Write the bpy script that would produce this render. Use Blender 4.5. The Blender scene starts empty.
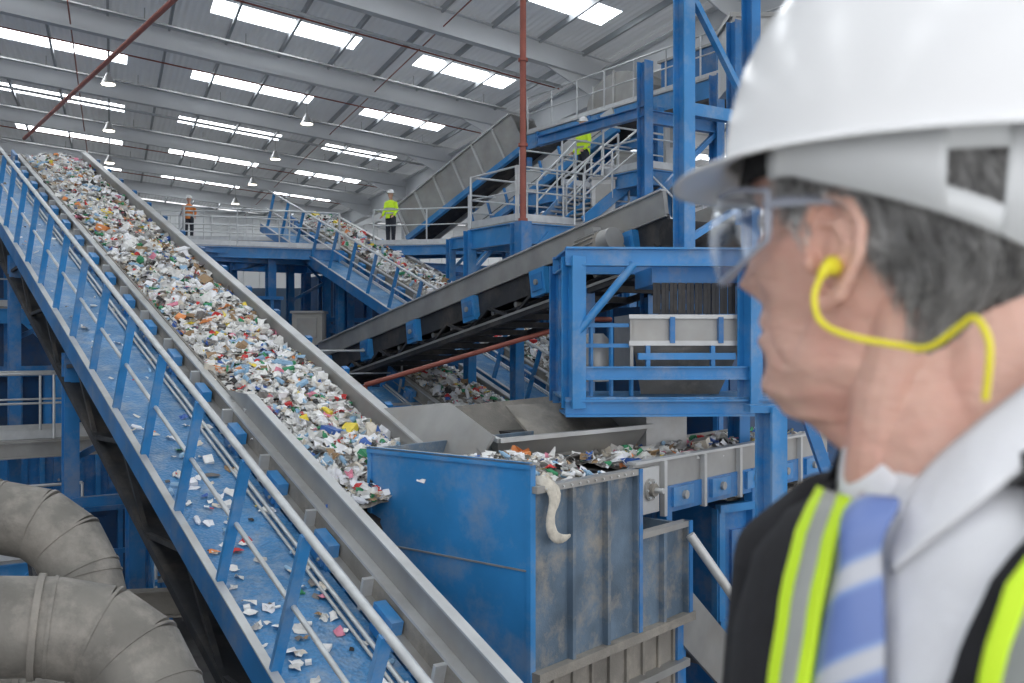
import bpy, math, random
from mathutils import Vector, Matrix, noise
random.seed(7)
V=Vector
scene=bpy.context.scene
try:
    scene.view_settings.view_transform='Standard'
except Exception: pass
Z=V((0,0,1)); PI=math.pi
# ------------------------------------------------------------ materials
MATS={}
def M(name,col,rough=.5,metal=0.,var=.18,scale=2.5,bump=0.,bscale=60,dirt=None,damt=.35,dscale=1.3,emis=0):
    if name in MATS: return MATS[name]
    m=bpy.data.materials.new(name); m.use_nodes=True
    nt=m.node_tree; N=nt.nodes; L=nt.links
    b=N['Principled BSDF']
    b.inputs['Roughness'].default_value=rough; b.inputs['Metallic'].default_value=metal
    tc=N.new('ShaderNodeTexCoord')
    n1=N.new('ShaderNodeTexNoise'); n1.inputs['Scale'].default_value=scale; n1.inputs['Detail'].default_value=6
    L.new(tc.outputs['Object'],n1.inputs['Vector'])
    r=N.new('ShaderNodeValToRGB'); r.color_ramp.elements[0].position=.3; r.color_ramp.elements[1].position=.7
    lo=[c*(1-var) for c in col[:3]]+[1]; hi=[min(1,c*(1+var*.6)) for c in col[:3]]+[1]
    r.color_ramp.elements[0].color=lo; r.color_ramp.elements[1].color=hi
    L.new(n1.outputs['Fac'],r.inputs['Fac'])
    out=r.outputs['Color']
    if dirt:
        n2=N.new('ShaderNodeTexNoise'); n2.inputs['Scale'].default_value=dscale; n2.inputs['Detail'].default_value=9; n2.inputs['Roughness'].default_value=.7
        L.new(tc.outputs['Object'],n2.inputs['Vector'])
        r2=N.new('ShaderNodeValToRGB'); r2.color_ramp.elements[0].position=.48; r2.color_ramp.elements[1].position=.66
        r2.color_ramp.elements[0].color=(0,0,0,1); r2.color_ramp.elements[1].color=(damt,damt,damt,1)
        L.new(n2.outputs['Fac'],r2.inputs['Fac'])
        mx=N.new('ShaderNodeMixRGB'); L.new(r2.outputs['Color'],mx.inputs['Fac']); L.new(out,mx.inputs['Color1'])
        mx.inputs['Color2'].default_value=(*dirt,1); out=mx.outputs['Color']
    L.new(out,b.inputs['Base Color'])
    if bump:
        n3=N.new('ShaderNodeTexNoise'); n3.inputs['Scale'].default_value=bscale; n3.inputs['Detail'].default_value=4
        L.new(tc.outputs['Object'],n3.inputs['Vector'])
        bp=N.new('ShaderNodeBump'); bp.inputs['Strength'].default_value=bump; bp.inputs['Distance'].default_value=.02
        L.new(n3.outputs['Fac'],bp.inputs['Height']); L.new(bp.outputs['Normal'],b.inputs['Normal'])
    if emis:
        b.inputs['Emission Color'].default_value=(*col[:3],1); b.inputs['Emission Strength'].default_value=emis
    MATS[name]=m; return m
DUST=(.34,.31,.27)
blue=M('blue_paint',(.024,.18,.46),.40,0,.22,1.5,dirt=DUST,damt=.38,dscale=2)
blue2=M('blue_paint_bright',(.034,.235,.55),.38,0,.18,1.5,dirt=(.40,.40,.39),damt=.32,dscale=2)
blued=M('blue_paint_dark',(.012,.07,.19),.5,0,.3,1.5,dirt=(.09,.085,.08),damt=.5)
steel=M('grey_steel',(.36,.36,.35),.45,.35,.2,2,dirt=DUST,damt=.5)
steell=M('light_grey_steel',(.55,.56,.56),.4,.3,.15,2,dirt=DUST,damt=.35)
galv=M('galvanised_rail',(.60,.62,.63),.38,.4,.12,6)
dark=M('dark_steel',(.035,.037,.042),.6,.2,.4,2,dirt=(.14,.12,.10),damt=.5)
dust=M('dusty_steel',(.25,.235,.21),.75,.1,.3,2,bump=.25,dirt=(.42,.38,.32),damt=.6,dscale=2.5)
rubber=M('black_rubber',(.02,.02,.022),.8,0,.3,4,dirt=(.14,.12,.1),damt=.5)
red=M('red_oxide_pipe',(.30,.085,.06),.5,0,.2,4)
rafterm=M('painted_rafter',(.56,.58,.60),.5,0,.08,.6,emis=.03)  # slight self-glow added to the rafter paint to lift the roof
purlinm=M('painted_purlin',(.40,.42,.44),.5,.1,.1,.6)
concrete=M('concrete',(.13,.125,.12),.85,0,.35,.8,bump=.2,bscale=12,dirt=(.05,.05,.05),damt=.6)
wallm=M('wall_cladding',(.62,.64,.65),.6,0,.06,.5)
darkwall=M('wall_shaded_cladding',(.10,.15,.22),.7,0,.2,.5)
duct=M('dusty_duct',(.20,.19,.17),.6,.25,.3,3,bump=.15,bscale=40,dirt=(.38,.35,.31),damt=.7,dscale=2)
skyl=M('skylight_panel',(.93,.97,1.),.5,0,.02,1,emis=6.5)
tube_l=M('lamp_glow',(1.,.93,.75),.5,0,.02,1,emis=6)
cream=M('cream_tank',(.42,.41,.38),.6,0,.12,2)
def sheet_mat():
    m=M('roof_sheet',(.78,.80,.82),.6,.0,.05,.4,emis=.09)   # faint emission added to the sheets to brighten the ceiling
    nt=m.node_tree;N=nt.nodes;L=nt.links
    tc=N.new('ShaderNodeTexCoord'); mp=N.new('ShaderNodeMapping'); mp.inputs['Rotation'].default_value=(0,0,math.radians(-22))
    w=N.new('ShaderNodeTexWave'); w.inputs['Scale'].default_value=1.6; L.new(tc.outputs['Object'],mp.inputs['Vector']); L.new(mp.outputs['Vector'],w.inputs['Vector'])
    bp=N.new('ShaderNodeBump'); bp.inputs['Strength'].default_value=.35; bp.inputs['Distance'].default_value=.08
    L.new(w.outputs['Fac'],bp.inputs['Height']); L.new(bp.outputs['Normal'],N['Principled BSDF'].inputs['Normal'])
    return m
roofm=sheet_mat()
def checker_mat():
    m=M('blue_tread_plate',(.06,.23,.47),.38,.1,.25,1.5,dirt=(.40,.44,.48),damt=.55,dscale=4)
    nt=m.node_tree;N=nt.nodes;L=nt.links
    tc=N.new('ShaderNodeTexCoord'); v=N.new('ShaderNodeTexVoronoi'); v.inputs['Scale'].default_value=28
    L.new(tc.outputs['Object'],v.inputs['Vector'])
    bp=N.new('ShaderNodeBump'); bp.inputs['Strength'].default_value=.8; bp.inputs['Distance'].default_value=.01
    L.new(v.outputs['Distance'],bp.inputs['Height']); L.new(bp.outputs['Normal'],N['Principled BSDF'].inputs['Normal'])
    return m
tread=checker_mat()
WCOL=[((.82,.82,.80),32),((.64,.64,.62),16),((.45,.44,.42),9),((.72,.66,.56),9),((.34,.23,.13),6),((.86,.87,.90),15),
      ((.60,.05,.05),2.8),((.05,.14,.45),3.0),((.05,.28,.13),1.7),((.78,.62,.06),2.2),((.04,.04,.04),5),((.8,.30,.10),1.6),((.70,.25,.34),1.8),((.28,.46,.64),3.0),((.18,.17,.16),6)]
WM=[M('waste_%d'%i,c,.45 if i%2 else .75,0,.15,14) for i,(c,w) in enumerate(WCOL)]
WW=[w for c,w in WCOL]
bulk=M('waste_bulk',(.42,.40,.37),.9,0,.6,16,bump=.6,bscale=25,dirt=(.12,.10,.08),damt=.8,dscale=11)

# ------------------------------------------------------------ mesh builder
class B:
    def __init__(s): s.v=[];s.f=[];s.m=[];s.ms=[];s.sm=[]
    def mi(s,mat):
        if mat not in s.ms: s.ms.append(mat)
        return s.ms.index(mat)
    def add(s,vs,fs,mat,smooth=False):
        o=len(s.v); s.v+= [tuple(v) for v in vs]; k=s.mi(mat)
        for f in fs: s.f.append([i+o for i in f]); s.m.append(k); s.sm.append(smooth)
    def box(s,c,ax,h,mat):
        c=V(c);X,Y,W=[V(a)*k for a,k in zip(ax,h)]
        vs=[c+X*i+Y*j+W*k for i in(-1,1) for j in(-1,1) for k in(-1,1)]
        s.add(vs,[(0,1,3,2),(4,6,7,5),(0,4,5,1),(2,3,7,6),(0,2,6,4),(1,5,7,3)],mat)
    def abox(s,a,b,mat):
        a=V(a);b=V(b); s.box((a+b)/2,((1,0,0),(0,1,0),(0,0,1)),[abs(x)/2 for x in (b-a)],mat)
    def fbox(s,F,t,w,n,mat):
        vs=[F(a,b,c) for a in t for b in w for c in n]
        s.add(vs,[(0,1,3,2),(4,6,7,5),(0,4,5,1),(2,3,7,6),(0,2,6,4),(1,5,7,3)],mat)
    def beam(s,p,q,w,h,mat,up=Z):
        p=V(p);q=V(q);d=(q-p); l=d.length
        if l<1e-6: return
        d/=l; 
        if abs(d.dot(up))>.98: up=V((0.564,-.826,0)).normalized()
        sd=d.cross(up).normalized(); u=sd.cross(d)
        s.box((p+q)/2,(d,sd,u),(l/2,w/2,h/2),mat)
    def ibeam(s,p,q,w,h,tf,mat,up=Z):
        p=V(p);q=V(q);d=(q-p).normalized()
        if abs(d.dot(up))>.98: up=V((0.564,-.826,0))
        sd=d.cross(up).normalized(); u=sd.cross(d)
        s.beam(p+u*(h/2),q+u*(h/2),w,tf,mat,up); s.beam(p-u*(h/2),q-u*(h/2),w,tf,mat,up); s.beam(p,q,tf,h,mat,up)
    def tube(s,pts,r,mat,n=8,caps=True,smooth=True):
        pts=[V(p) for p in pts]; R=r if isinstance(r,(list,tuple)) else [r]*len(pts)
        vs=[];ref=None
        for i,p in enumerate(pts):
            d=(pts[min(i+1,len(pts)-1)]-pts[max(i-1,0)]).normalized()
            if ref is None: ref=d.orthogonal().normalized()
            ref=(ref-d*ref.dot(d)).normalized(); o=d.cross(ref)
            rr=R[i]; ra,rb=(rr if isinstance(rr,tuple) else (rr,rr))
            for k in range(n):
                a=2*math.pi*k/n; vs.append(p+ref*math.cos(a)*ra+o*math.sin(a)*rb)
        fs=[]
        for i in range(len(pts)-1):
            for k in range(n):
                fs.append((i*n+k,i*n+(k+1)%n,(i+1)*n+(k+1)%n,(i+1)*n+k))
        s.add(vs,fs,mat,smooth)
        if caps:
            s.add(vs[:n],[tuple(range(n-1,-1,-1))],mat); s.add(vs[-n:],[tuple(range(n))],mat)
    def ell(s,c,rad,mat,ax=((1,0,0),(0,1,0),(0,0,1)),nu=16,nv=10):
        c=V(c);A=[V(a)*k for a,k in zip(ax,rad)];vs=[]
        for j in range(nv+1):
            th=math.pi*j/nv
            for i in range(nu):
                ph=2*math.pi*i/nu
                vs.append(c+A[0]*math.sin(th)*math.cos(ph)+A[1]*math.sin(th)*math.sin(ph)+A[2]*math.cos(th))
        fs=[]
        for j in range(nv):
            for i in range(nu):
                fs.append((j*nu+i,(j+1)*nu+i,(j+1)*nu+(i+1)%nu,j*nu+(i+1)%nu))
        s.add(vs,fs,mat,True)
    def plate(s,vs,th,mat):
        vs=[V(v) for v in vs]; n=(vs[1]-vs[0]).cross(vs[2]-vs[0]).normalized()*th
        k=len(vs); a=vs+[v+n for v in vs]
        s.add(a,[tuple(range(k-1,-1,-1)),tuple(range(k,2*k))]+[(i,(i+1)%k,(i+1)%k+k,i+k) for i in range(k)],mat)
    def rail(s,p,q,H=1.1,sp=1.5,mat=None,pm=None,up=Z,r=.024,toe=True,mid=True):
        mat=mat or galv; pm=pm or mat; p=V(p);q=V(q);up=V(up)
        L=(q-p).length; k=max(1,round(L/sp))
        s.tube([p+up*H,q+up*H],r,mat,8)
        if mid: s.tube([p+up*H*.55,q+up*H*.55],r*.8,mat,8)
        for i in range(k+1):
            a=p.lerp(q,i/k); s.tube([a,a+up*H],r,pm,8)
        if toe: s.beam(p+up*.08,q+up*.08,.01,.14,pm,up)
    def build(s,name,parent=None,mw=None,mods=None):
        me=bpy.data.meshes.new(name); me.from_pydata(s.v,[],s.f)
        for m in s.ms: me.materials.append(m)
        me.polygons.foreach_set('material_index',s.m); me.polygons.foreach_set('use_smooth',s.sm)
        me.update(); o=bpy.data.objects.new(name,me); scene.collection.objects.link(o)
        if mw is not None: o.matrix_world=mw
        if parent is not None: o.parent=parent
        for k,kw in (mods or []):
            md=o.modifiers.new(k,k)
            for a,b in kw.items(): setattr(md,a,b)
        return o
def FR(O,d,r,n):
    O,d,r,n=V(O),V(d),V(r),V(n)
    return lambda t,w=0,m=0:O+d*t+r*w+n*m
h=V((-.564,.826,0)); rr=V((.826,.564,0))
d1=V((-.5344,.7825,.3189)); n1=V((.180,-.2635,.948))
FLOOR=-6.5
# ------------------------------------------------------------ hall shell
b=B(); b.abox((-70,-12,FLOOR-.3),(60,110,FLOOR),concrete); b.build('floor')
u=V((.766,.643,0))
def VK(k): return V((.11,37.8,0))+V((-2.8,7.0,0))*(k-1)
def RP(k,s,z=0):
    return VK(k)-u*s+Z*(8+(.04*s if s>0 else .06*-s)+z)
K0,K1=-4,6
b=B()
S_cuts=[(1.6,5.4),(7.6,12.2),(14.4,19),(21,26.5),(29,35)]
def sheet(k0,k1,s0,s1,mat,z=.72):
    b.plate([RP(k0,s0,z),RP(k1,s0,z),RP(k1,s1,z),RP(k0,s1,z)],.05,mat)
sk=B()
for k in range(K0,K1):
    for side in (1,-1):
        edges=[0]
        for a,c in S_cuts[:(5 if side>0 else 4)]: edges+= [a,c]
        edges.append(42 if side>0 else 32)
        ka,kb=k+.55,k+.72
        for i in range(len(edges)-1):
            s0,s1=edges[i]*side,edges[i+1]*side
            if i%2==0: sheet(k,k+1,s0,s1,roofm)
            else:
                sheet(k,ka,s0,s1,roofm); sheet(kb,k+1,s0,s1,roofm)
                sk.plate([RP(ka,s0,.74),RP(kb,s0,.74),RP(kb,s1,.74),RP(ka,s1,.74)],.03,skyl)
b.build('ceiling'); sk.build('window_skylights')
b=B()
for k in range(K0,K1+1):
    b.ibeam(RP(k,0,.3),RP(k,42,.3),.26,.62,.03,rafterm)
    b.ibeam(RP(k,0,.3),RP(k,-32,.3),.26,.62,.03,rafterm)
    for sgn in(1,-1):
        b.plate([RP(k,0,0),RP(k,0,-.75),RP(k,sgn*2.6,0)],.05,rafterm)
b.build('roof_rafter_frames')
b=B()
s=1.0
while s<40:
    b.beam(RP(K0,s,.64),RP(K1,s,.64),.07,.18,purlinm); 
    if s<30: b.beam(RP(K0,-s,.64),RP(K1,-s,.64),.07,.18,purlinm)
    s+=1.75
b.build('roof_purlins')
b=B(); b.ibeam(RP(K0,0,-.1),RP(K1,0,-.1),.4,.9,.04,rafterm)
for k in (3,5): b.ibeam(RP(k,0,-.5),VK(k)+Z*FLOOR,.35,.35,.03,rafterm)
b.build('valley_beam')
b=B()
b.tube([RP(-3,16.,.1),RP(5.8,16.,.1)],.022,red,8)
for k in (.35,1.35,2.4,3.4,4.4): b.tube([RP(k,.5,.3),RP(k,28,.3)],.024,red,6)
for s in(6.2,): b.tube([RP(-3,s,.2),RP(5.8,s,.2)],.02,red,6)
b.tube([V((-3.2,12.,4.9)),V((-3.2,12.,4.9))+h*16.5+Z*.3],.045,red,10)
b.build('sprinkler_pipes')
b=B()
for k in (.2,2.2):
    b.tube([RP(k,1,.0),RP(k,26,.0)],.05,galv,8)
for k in (.85,1.85,2.85,3.85):
    b.beam(RP(k,1,.35),RP(k,27,.35),.14,.05,steell)
    for s in range(2,27,3): b.tube([RP(k,s,.35),RP(k,s,.7)],.012,steel,5)
b.build('roof_cable_trays')
b=B()
for k in(1.5,2.5,3.5,4.5):
    for s in(8.,15.):
        p=RP(k,s,-.3); b.tube([p+Z*.9,p+Z*.2],.01,steel,6); b.tube([p+Z*.2,p,p-Z*.15],[.06,.16,.24],steell,16); b.tube([p-Z*.15,p-Z*.17],.21,tube_l,16)
b.build('high_bay_lamps')
def wall(name,p,q,z0,z1,mat,rib=True):
    b=B(); p=V(p);q=V(q); d=(q-p).normalized(); nn=V((-d.y,d.x,0))
    b.beam(V((p.x,p.y,(z0+z1)/2)),V((q.x,q.y,(z0+z1)/2)),.15,z1-z0,mat)
    L=(q-p).length; i=0
    while i<L:
        for sg in(1,-1):
            a=p+d*i+nn*sg*.1; b.beam(V((a.x,a.y,z0)),V((a.x,a.y,z1)),.12,.06,mat)
        i+=1.2
    return b.build(name)
wb0=VK(6)-u*42; wb1=VK(6)+u*32
wall('wall_back',wb0,wb1,FLOOR,8.9,wallm)
wl0=VK(-2)-u*42
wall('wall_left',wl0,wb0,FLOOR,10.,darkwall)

# ------------------------------------------------------------ waste
def waste(name,F,t0,t1,w0,w1,hf,dens,size,bulkn=True,litter=False):
    b=B()
    if bulkn:
        nt=max(2,int((t1-t0)/.12)); nw=12
        vs=[];fs=[]
        for i in range(nt+1):
            t=t0+(t1-t0)*i/nt
            for j in range(nw+1):
                w=w0+(w1-w0)*j/nw
                vs.append(F(t,w,hf(t,(w-w0)/(w1-w0))-.03+random.uniform(-.025,.025)))
        for i in range(nt):
            for j in range(nw):
                a=i*(nw+1)+j; fs.append((a,a+1,a+nw+2,a+nw+1))
        b.add(vs,fs,bulk)
    N=int((t1-t0)*(w1-w0)*dens)
    up=(F(0,0,1)-F(0,0,0)); X=(F(1,0,0)-F(0,0,0)); Y=(F(0,1,0)-F(0,0,0))
    for _ in range(N):
        t=random.uniform(t0,t1); x=random.random(); w=w0+(w1-w0)*x
        big=random.random()<.09
        sz=size*random.uniform(.35,1.0)*(1.9 if big and not litter else 1)
        c=F(t,w,hf(t,x)+ (random.uniform(-.01,.05) if not litter else .02))
        a=random.uniform(0,6.28); tilt=random.gauss(0,.45 if not litter else .15)
        e1=X*math.cos(a)+Y*math.sin(a); e2=-X*math.sin(a)+Y*math.cos(a)
        e1=(e1*math.cos(tilt)+up*math.sin(tilt)); e3=e1.cross(e2); 
        t2=random.gauss(0,.4 if not litter else .15); e2=e2*math.cos(t2)+e3*math.sin(t2); e3=e1.cross(e2)
        mat=random.choices(WM,WW)[0]; ty=random.random()
        if ty<.80:
            ax=random.uniform(.4,1)*sz*.5; ay=random.uniform(.5,1.1)*sz*.5
            k=4 if big else 3; vs=[]
            for i in range(k):
                for j in range(k):
                    ii=-1+2*i/(k-1); jj=-1+2*j/(k-1)
                    vs.append(c+e1*ax*(ii+random.uniform(-.28,.28))+e2*ay*(jj+random.uniform(-.28,.28))+e3*random.uniform(-.24,.24)*sz*.7)
            b.add(vs,[(i*k+j,i*k+j+1,(i+1)*k+j+1,(i+1)*k+j) for i in range(k-1) for j in range(k-1)],mat)
        elif ty<.89:
            hh=(sz*.38,sz*random.uniform(.2,.35),sz*random.uniform(.1,.25))
            b.box(c,(e1,e2,e3),hh,mat)
        else:
            q=sz*1.15
            b.tube([c-e1*q*.45,c-e1*q*.42,c+e1*q*.28,c+e1*q*.42,c+e1*q*.55],[q*.13,q*.17,q*.17,q*.07,q*.07],random.choice([WM[5],WM[13],WM[0],WM[0],WM[8],WM[5],WM[13]]),8,smooth=False)
    return b.build(name)

# ------------------------------------------------------------ conveyors of the "parallel" family
def conveyor(name,O,d,n,t0,t1,raised=None,legs=(),rail=True,post=blue2,side=blue,tb0=None,truss=True):
    F=FR(O,d,rr,n); b=B()
    if tb0 is None: tb0=t0
    b.fbox(F,(t0,t1),(0,1.0),(-.04,0),tread)
    b.fbox(F,(t0,t1),(-.07,0),(-.2,.07),blue)
    b.fbox(F,(t0,t1),(-.075,.0),(.07,.085),steell)
    t=t0
    while t<t1:
        b.fbox(F,(t,t+.06),(0,1.1),(-.16,-.04),blue); t+=1.3
    b.fbox(F,(t0,t1),(1.10,1.16),(-.3,.12),side); b.fbox(F,(t0,t1),(1.02,1.16),(.12,.135),steel)
    b.fbox(F,(t0,t1),(1.12,1.14),(.13,.30),dust)
    b.fbox(F,(t0,t1),(1.10,1.20),(.30,.325),steell)
    b.fbox(F,(tb0,t1),(2.74,2.84),(-.3,.15),side)
    b.fbox(F,(tb0,t1),(2.66,2.70),(.1,.50),steel); b.fbox(F,(tb0,t1),(2.64,2.78),(.50,.525),steell)
    b.fbox(F,(tb0,t1),(1.20,2.70),(.14,.17),rubber); b.fbox(F,(tb0,t1),(1.22,2.68),(-.22,-.2),rubber)
    b.fbox(F,(t0,t1),(1.2,1.23),(.14,.34),dust)
    t=t0+.3
    while t<t1-.3:
        b.fbox(F,(t,t+.34),(.97,1.08),(-.02,.26),blue2); b.fbox(F,(t+.04,t+.30),(.94,.97),(.03,.21),blue)
        b.tube([F(t+.1,.95,.08),F(t+.1,.92,.08)],.018,steel,6); b.tube([F(t+.24,.95,.17),F(t+.24,.92,.17)],.018,steel,6)
        b.fbox(F,(t+.62,t+.66),(1.0,1.14),(0,.3),steell)
        if t>tb0:
            b.tube([F(t+.2,1.22,.06),F(t+.2,2.66,.06)],.06,steel,10)
            b.fbox(F,(t,t+.07),(1.16,2.74),(-.3,-.2),side)
            b.fbox(F,(t+.1,t+.2),(2.84,2.92),(-.1,.5),blue)
        t+=1.3
    b.tube([F(t0,.86,.05),F(t1,.86,.05)],.022,galv,6); b.tube([F(t0,.80,.03),F(t1,.80,.03)],.016,steell,6)
    if rail:
        b.tube([F(t0,.1,1.2),F(t1,.1,1.2)],.034,galv,10)
        b.tube([F(t0,.055,.62),F(t1,.055,.62)],.022,galv,8)
        t=t0+.15
        while t<t1:
            b.beam(F(t,-.03,-.15),F(t,.09,1.19),.085,.05,post,up=d); t+=1.33
    if raised:
        ta,tb=raised
        b.plate([F(tb+.9,1.2,.33),F(tb,1.2,.60),F(ta,1.2,.60),F(ta,1.2,.3),F(tb+.9,1.2,.3)],.03,steel)
        b.fbox(F,(ta,tb),(1.14,1.24),(.60,.62),steell)
        b.fbox(F,(ta,tb),(1.10,1.12),(.02,.3),dust)
        b.plate([F(tb-.3,2.70,.5),F(tb-1.4,2.95,1.0),F(tb0,2.95,1.0),F(tb0,2.70,.5)],.03,steel)
    b.tube([F(t1,1.2,0),F(t1,2.7,0)],.2,rubber,18); b.fbox(F,(t1-.4,t1+.35),(1.04,1.1),(-.35,.35),blue); b.fbox(F,(t1-.4,t1+.35),(2.8,2.86),(-.35,.35),blue)
    b.tube([F(tb0+.1,1.25,-.03),F(tb0+.1,2.7,-.03)],.19,rubber,18)
    for t in legs:
        for w in(0.05,2.8):
            p=F(t,w,-.3); b.ibeam(p,V((p.x,p.y,FLOOR)),.2,.2,.02,blue)
        b.beam(F(t,0,-.35),F(t,2.85,-.35),.18,.2,blue)
        p=F(t,0.05,-.9);q=F(t,2.8,-.4); b.beam(V((p.x,p.y,p.z-1)),q,.09,.09,blue)
        a=F(t,.05,0); c=F(t,2.8,0); b.beam(V((a.x,a.y,a.z-2.4)),V((c.x,c.y,c.z-2.4)),.14,.14,blue)
    if truss:
        b.fbox(F,(t0,t1),(-.05,.03),(-.75,-.65),dark); b.fbox(F,(tb0,t1),(2.76,2.84),(-.75,-.65),dark)
        t=t0; k=0
        while t<t1-1.3:
            a,c=(-.2,-.7) if k%2 else(-.7,-.2)
            b.beam(F(t,0,a),F(t+1.3,0,c),.05,.05,dark)
            if t>tb0: b.beam(F(t,2.8,a),F(t+1.3,2.8,c),.05,.05,dark)
            t+=1.3;k+=1
        b.fbox(F,(t0,t1),(.0,1.1),(-.68,-.66),dark); b.fbox(F,(tb0,t1),(1.1,2.8),(-.68,-.66),dark)
    b.build(name); return F
A=V((-2.78,9,-1.95))
F1=conveyor('inclined_belt_conveyor',A,d1,n1,-6,20,raised=(-6,2.4),legs=(6.5,12,18),tb0=.05)
mound=lambda t,x:.24+.16*math.sin(math.pi*min(max(x,0),1))**.6+.03*math.sin(t*2.1)+.02*math.sin(t*5.3+x*4)
waste('mixed_waste',F1,.0,9,1.24,2.66,mound,350,.17)
waste('mixed_waste.001',F1,9,19.9,1.24,2.66,mound,190,.18)
waste('litter_scraps',F1,-5.5,3,.05,.9,lambda t,x:.0,26,.15,bulkn=False,litter=True)
waste('litter_scraps.001',F1,3,18,.05,.9,lambda t,x:.0,6,.12,bulkn=False,litter=True)
O2=V((-3.9,27.3,1.2))
F2=conveyor('inclined_belt_conveyor.001',O2,d1,n1,-12,8.6,legs=(-9.5,-1,6),truss=False)
mound2=lambda t,x:.30+.24*math.sin(math.pi*min(max(x,0),1))**.6+.03*math.sin(t*2.1)
waste('mixed_waste.002',F2,-11.5,8.5,1.24,2.66,mound2,110,.24)
O7=V((-1.9,19.2,-1.95))
F7=conveyor('inclined_belt_conveyor.002',O7,d1,n1,-3.5,3,legs=(-2,2),rail=False)
waste('mixed_waste.003',F7,-3.3,2.8,1.24,2.66,mound2,110,.2)

# ------------------------------------------------------------ cross conveyor
d3=V((6.57,-10,2.09)).normalized(); r3=rr; n3=r3.cross(d3).normalized()
if n3.z<0:n3=-n3
F3=FR((-4.6,24.2,-1.0),d3,r3,n3)
b=B(); L3=12.6
b.fbox(F3,(0,L3),(0,.05),(.22,.62),dark); b.fbox(F3,(0,L3),(1.3,1.35),(.22,.62),dark)
b.fbox(F3,(0,L3),(-.03,.04),(.62,.95),steel); b.fbox(F3,(0,L3),(1.3,1.37),(.62,.95),steel)
b.fbox(F3,(0,L3),(-.07,.06),(.95,.975),steell); b.fbox(F3,(0,L3),(-.05,.05),(.58,.61),steel)
b.fbox(F3,(0,L3),(.05,1.3),(.5,.54),rubber); b.fbox(F3,(0,L3),(.05,1.3),(.1,.12),rubber)
b.fbox(F3,(0,L3),(-.04,.06),(-.1,.0),dark); b.fbox(F3,(0,L3),(1.28,1.36),(-.1,.0),dark)
b.fbox(F3,(0,L3),(-.05,-.04),(-.02,.02),steel)
t=.3;k=0
while t<L3-.8:
    b.beam(F3(t,-.02,-.05 if k%2 else .25),F3(t+.75,-.02,.25 if k%2 else -.05),.05,.05,dark)
    b.fbox(F3,(t,t+.05),(0,1.3),(-.1,.0),dark)
    b.tube([F3(t,.06,.17),F3(t,1.3,.17)],.05,steel,8)
    if k%3==0:
        b.fbox(F3,(t,t+.42),(-.12,-.0),(.12,.56),blue2); b.fbox(F3,(t+.06,t+.36),(-.14,-.12),(.2,.48),blue)
        b.tube([F3(t+.21,-.14,.34),F3(t+.21,-.17,.34)],.05,steel,10)
    t+=.75;k+=1
for t in(1.2,10.6):
    for w in(0.02,1.3):
        p=F3(t,w,0); b.ibeam(p,V((p.x,p.y,FLOOR)),.18,.18,.02,blue)
b.tube([F3(L3,.0,.32),F3(L3,1.35,.32)],.22,rubber,20)
b.plate([F3(0,1.38,.9),F3(0,1.38,1.15),F3(4,1.38,.95)],.02,steel)
b.build('cross_belt_conveyor')
b=B(); c=F3(L3-1.1,-.42,.42)
b.box(F3(L3-1.1,-.2,.38),(d3,r3,n3),(.22,.14,.24),steel)
ax=d3
b.tube([c-ax*.42,c-ax*.38,c+ax*.15,c+ax*.2],[.14,.18,.18,.12],dust,18)
for i in range(16):
    a=i*math.pi/8; o=(r3*math.cos(a)+n3*math.sin(a))
    b.box(c-ax*.1+o*.19,(ax,o,ax.cross(o)),(.24,.02,.005),steel)
b.tube([c+ax*.2,c+ax*.42],[.18,.17],steel,14); b.box(c+n3*.21-ax*.05,(d3,r3,n3),(.1,.08,.06),steel)
b.build('electric_motor')

# ------------------------------------------------------------ blue portal frame
b=B()
S0=V((.74,12,0)); ex=V((.998,.06,0)); ey=V((-.06,.998,0))
def SP(a,c,z): return S0+ex*a+ey*c+Z*z
top=1.02;bot=-.80; LR=2.15; LD=1.5
for a in(0,LR):
    for c in(0,LD):
        b.ibeam(SP(a,c,bot),SP(a,c,top),.2,.2,.025,blue2 if c==0 else blue)
for z,hh in((top,.2),(bot,.18)):
    for c in(0,LD): b.ibeam(SP(-.1,c,z),SP(LR+.5,c,z),.16,hh,.025,blue2)
    for a in(0,LR): b.ibeam(SP(a,0,z),SP(a,LD,z),.16,hh,.025,blue2)
b.ibeam(SP(0,0,-.38),SP(LR,0,-.38),.1,.14,.02,blue2)
b.tube([SP(0.05,-.05,.12),SP(.72,-.05,.93)],.05,blue2,10)
b.fbox(FR(S0,ex,ey,Z),(-.1,LR+.5),(0,LD),(bot+.1,bot+.13),tread)
b.ibeam(SP(.1,LD,bot),SP(.1,LD,FLOOR),.2,.2,.02,blue); b.ibeam(SP(LR+.3,LD,bot),SP(LR+.3,LD,FLOOR),.2,.2,.02,blue)
for z in(-.05,.2): b.beam(SP(0,.3,z),SP(.8,.3,z),.05,.05,blue2)
for a in(.25,.5,.75): b.beam(SP(a,.3,bot),SP(a,.3,.2),.04,.04,blue2)
b.build('blue_support_frame')
b=B(); FM=FR(S0,ex,ey,Z)
b.fbox(FM,(1.0,2.1),(.25,1.4),(.70,.92),blue)
for i in range(22):
    a=1.0+i*.052; b.fbox(FM,(a,a+.045),(.18+.02*(i%2),.2+.02*(i%2)),(.34,.72),dark)
b.fbox(FM,(.75,2.12),(.2,1.4),(-.0,.32),steel); b.fbox(FM,(.7,2.15),(.15,.2),(-.05,.01),steell); b.fbox(FM,(.7,2.15),(.15,.2),(.28,.33),steell)
b.plate([SP(.75,.2,-.02),SP(2.12,.2,-.02),SP(1.95,.7,-.68),SP(.95,.7,-.68)],.03,dust)
b.fbox(FM,(.72,.76),(.2,1.4),(-.35,.33),steel)
b.tube([SP(.35,.6,-.5),SP(.35,.6,.0),SP(.35,.6,.1)],[.2,.2,.1],steel,16)
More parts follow.
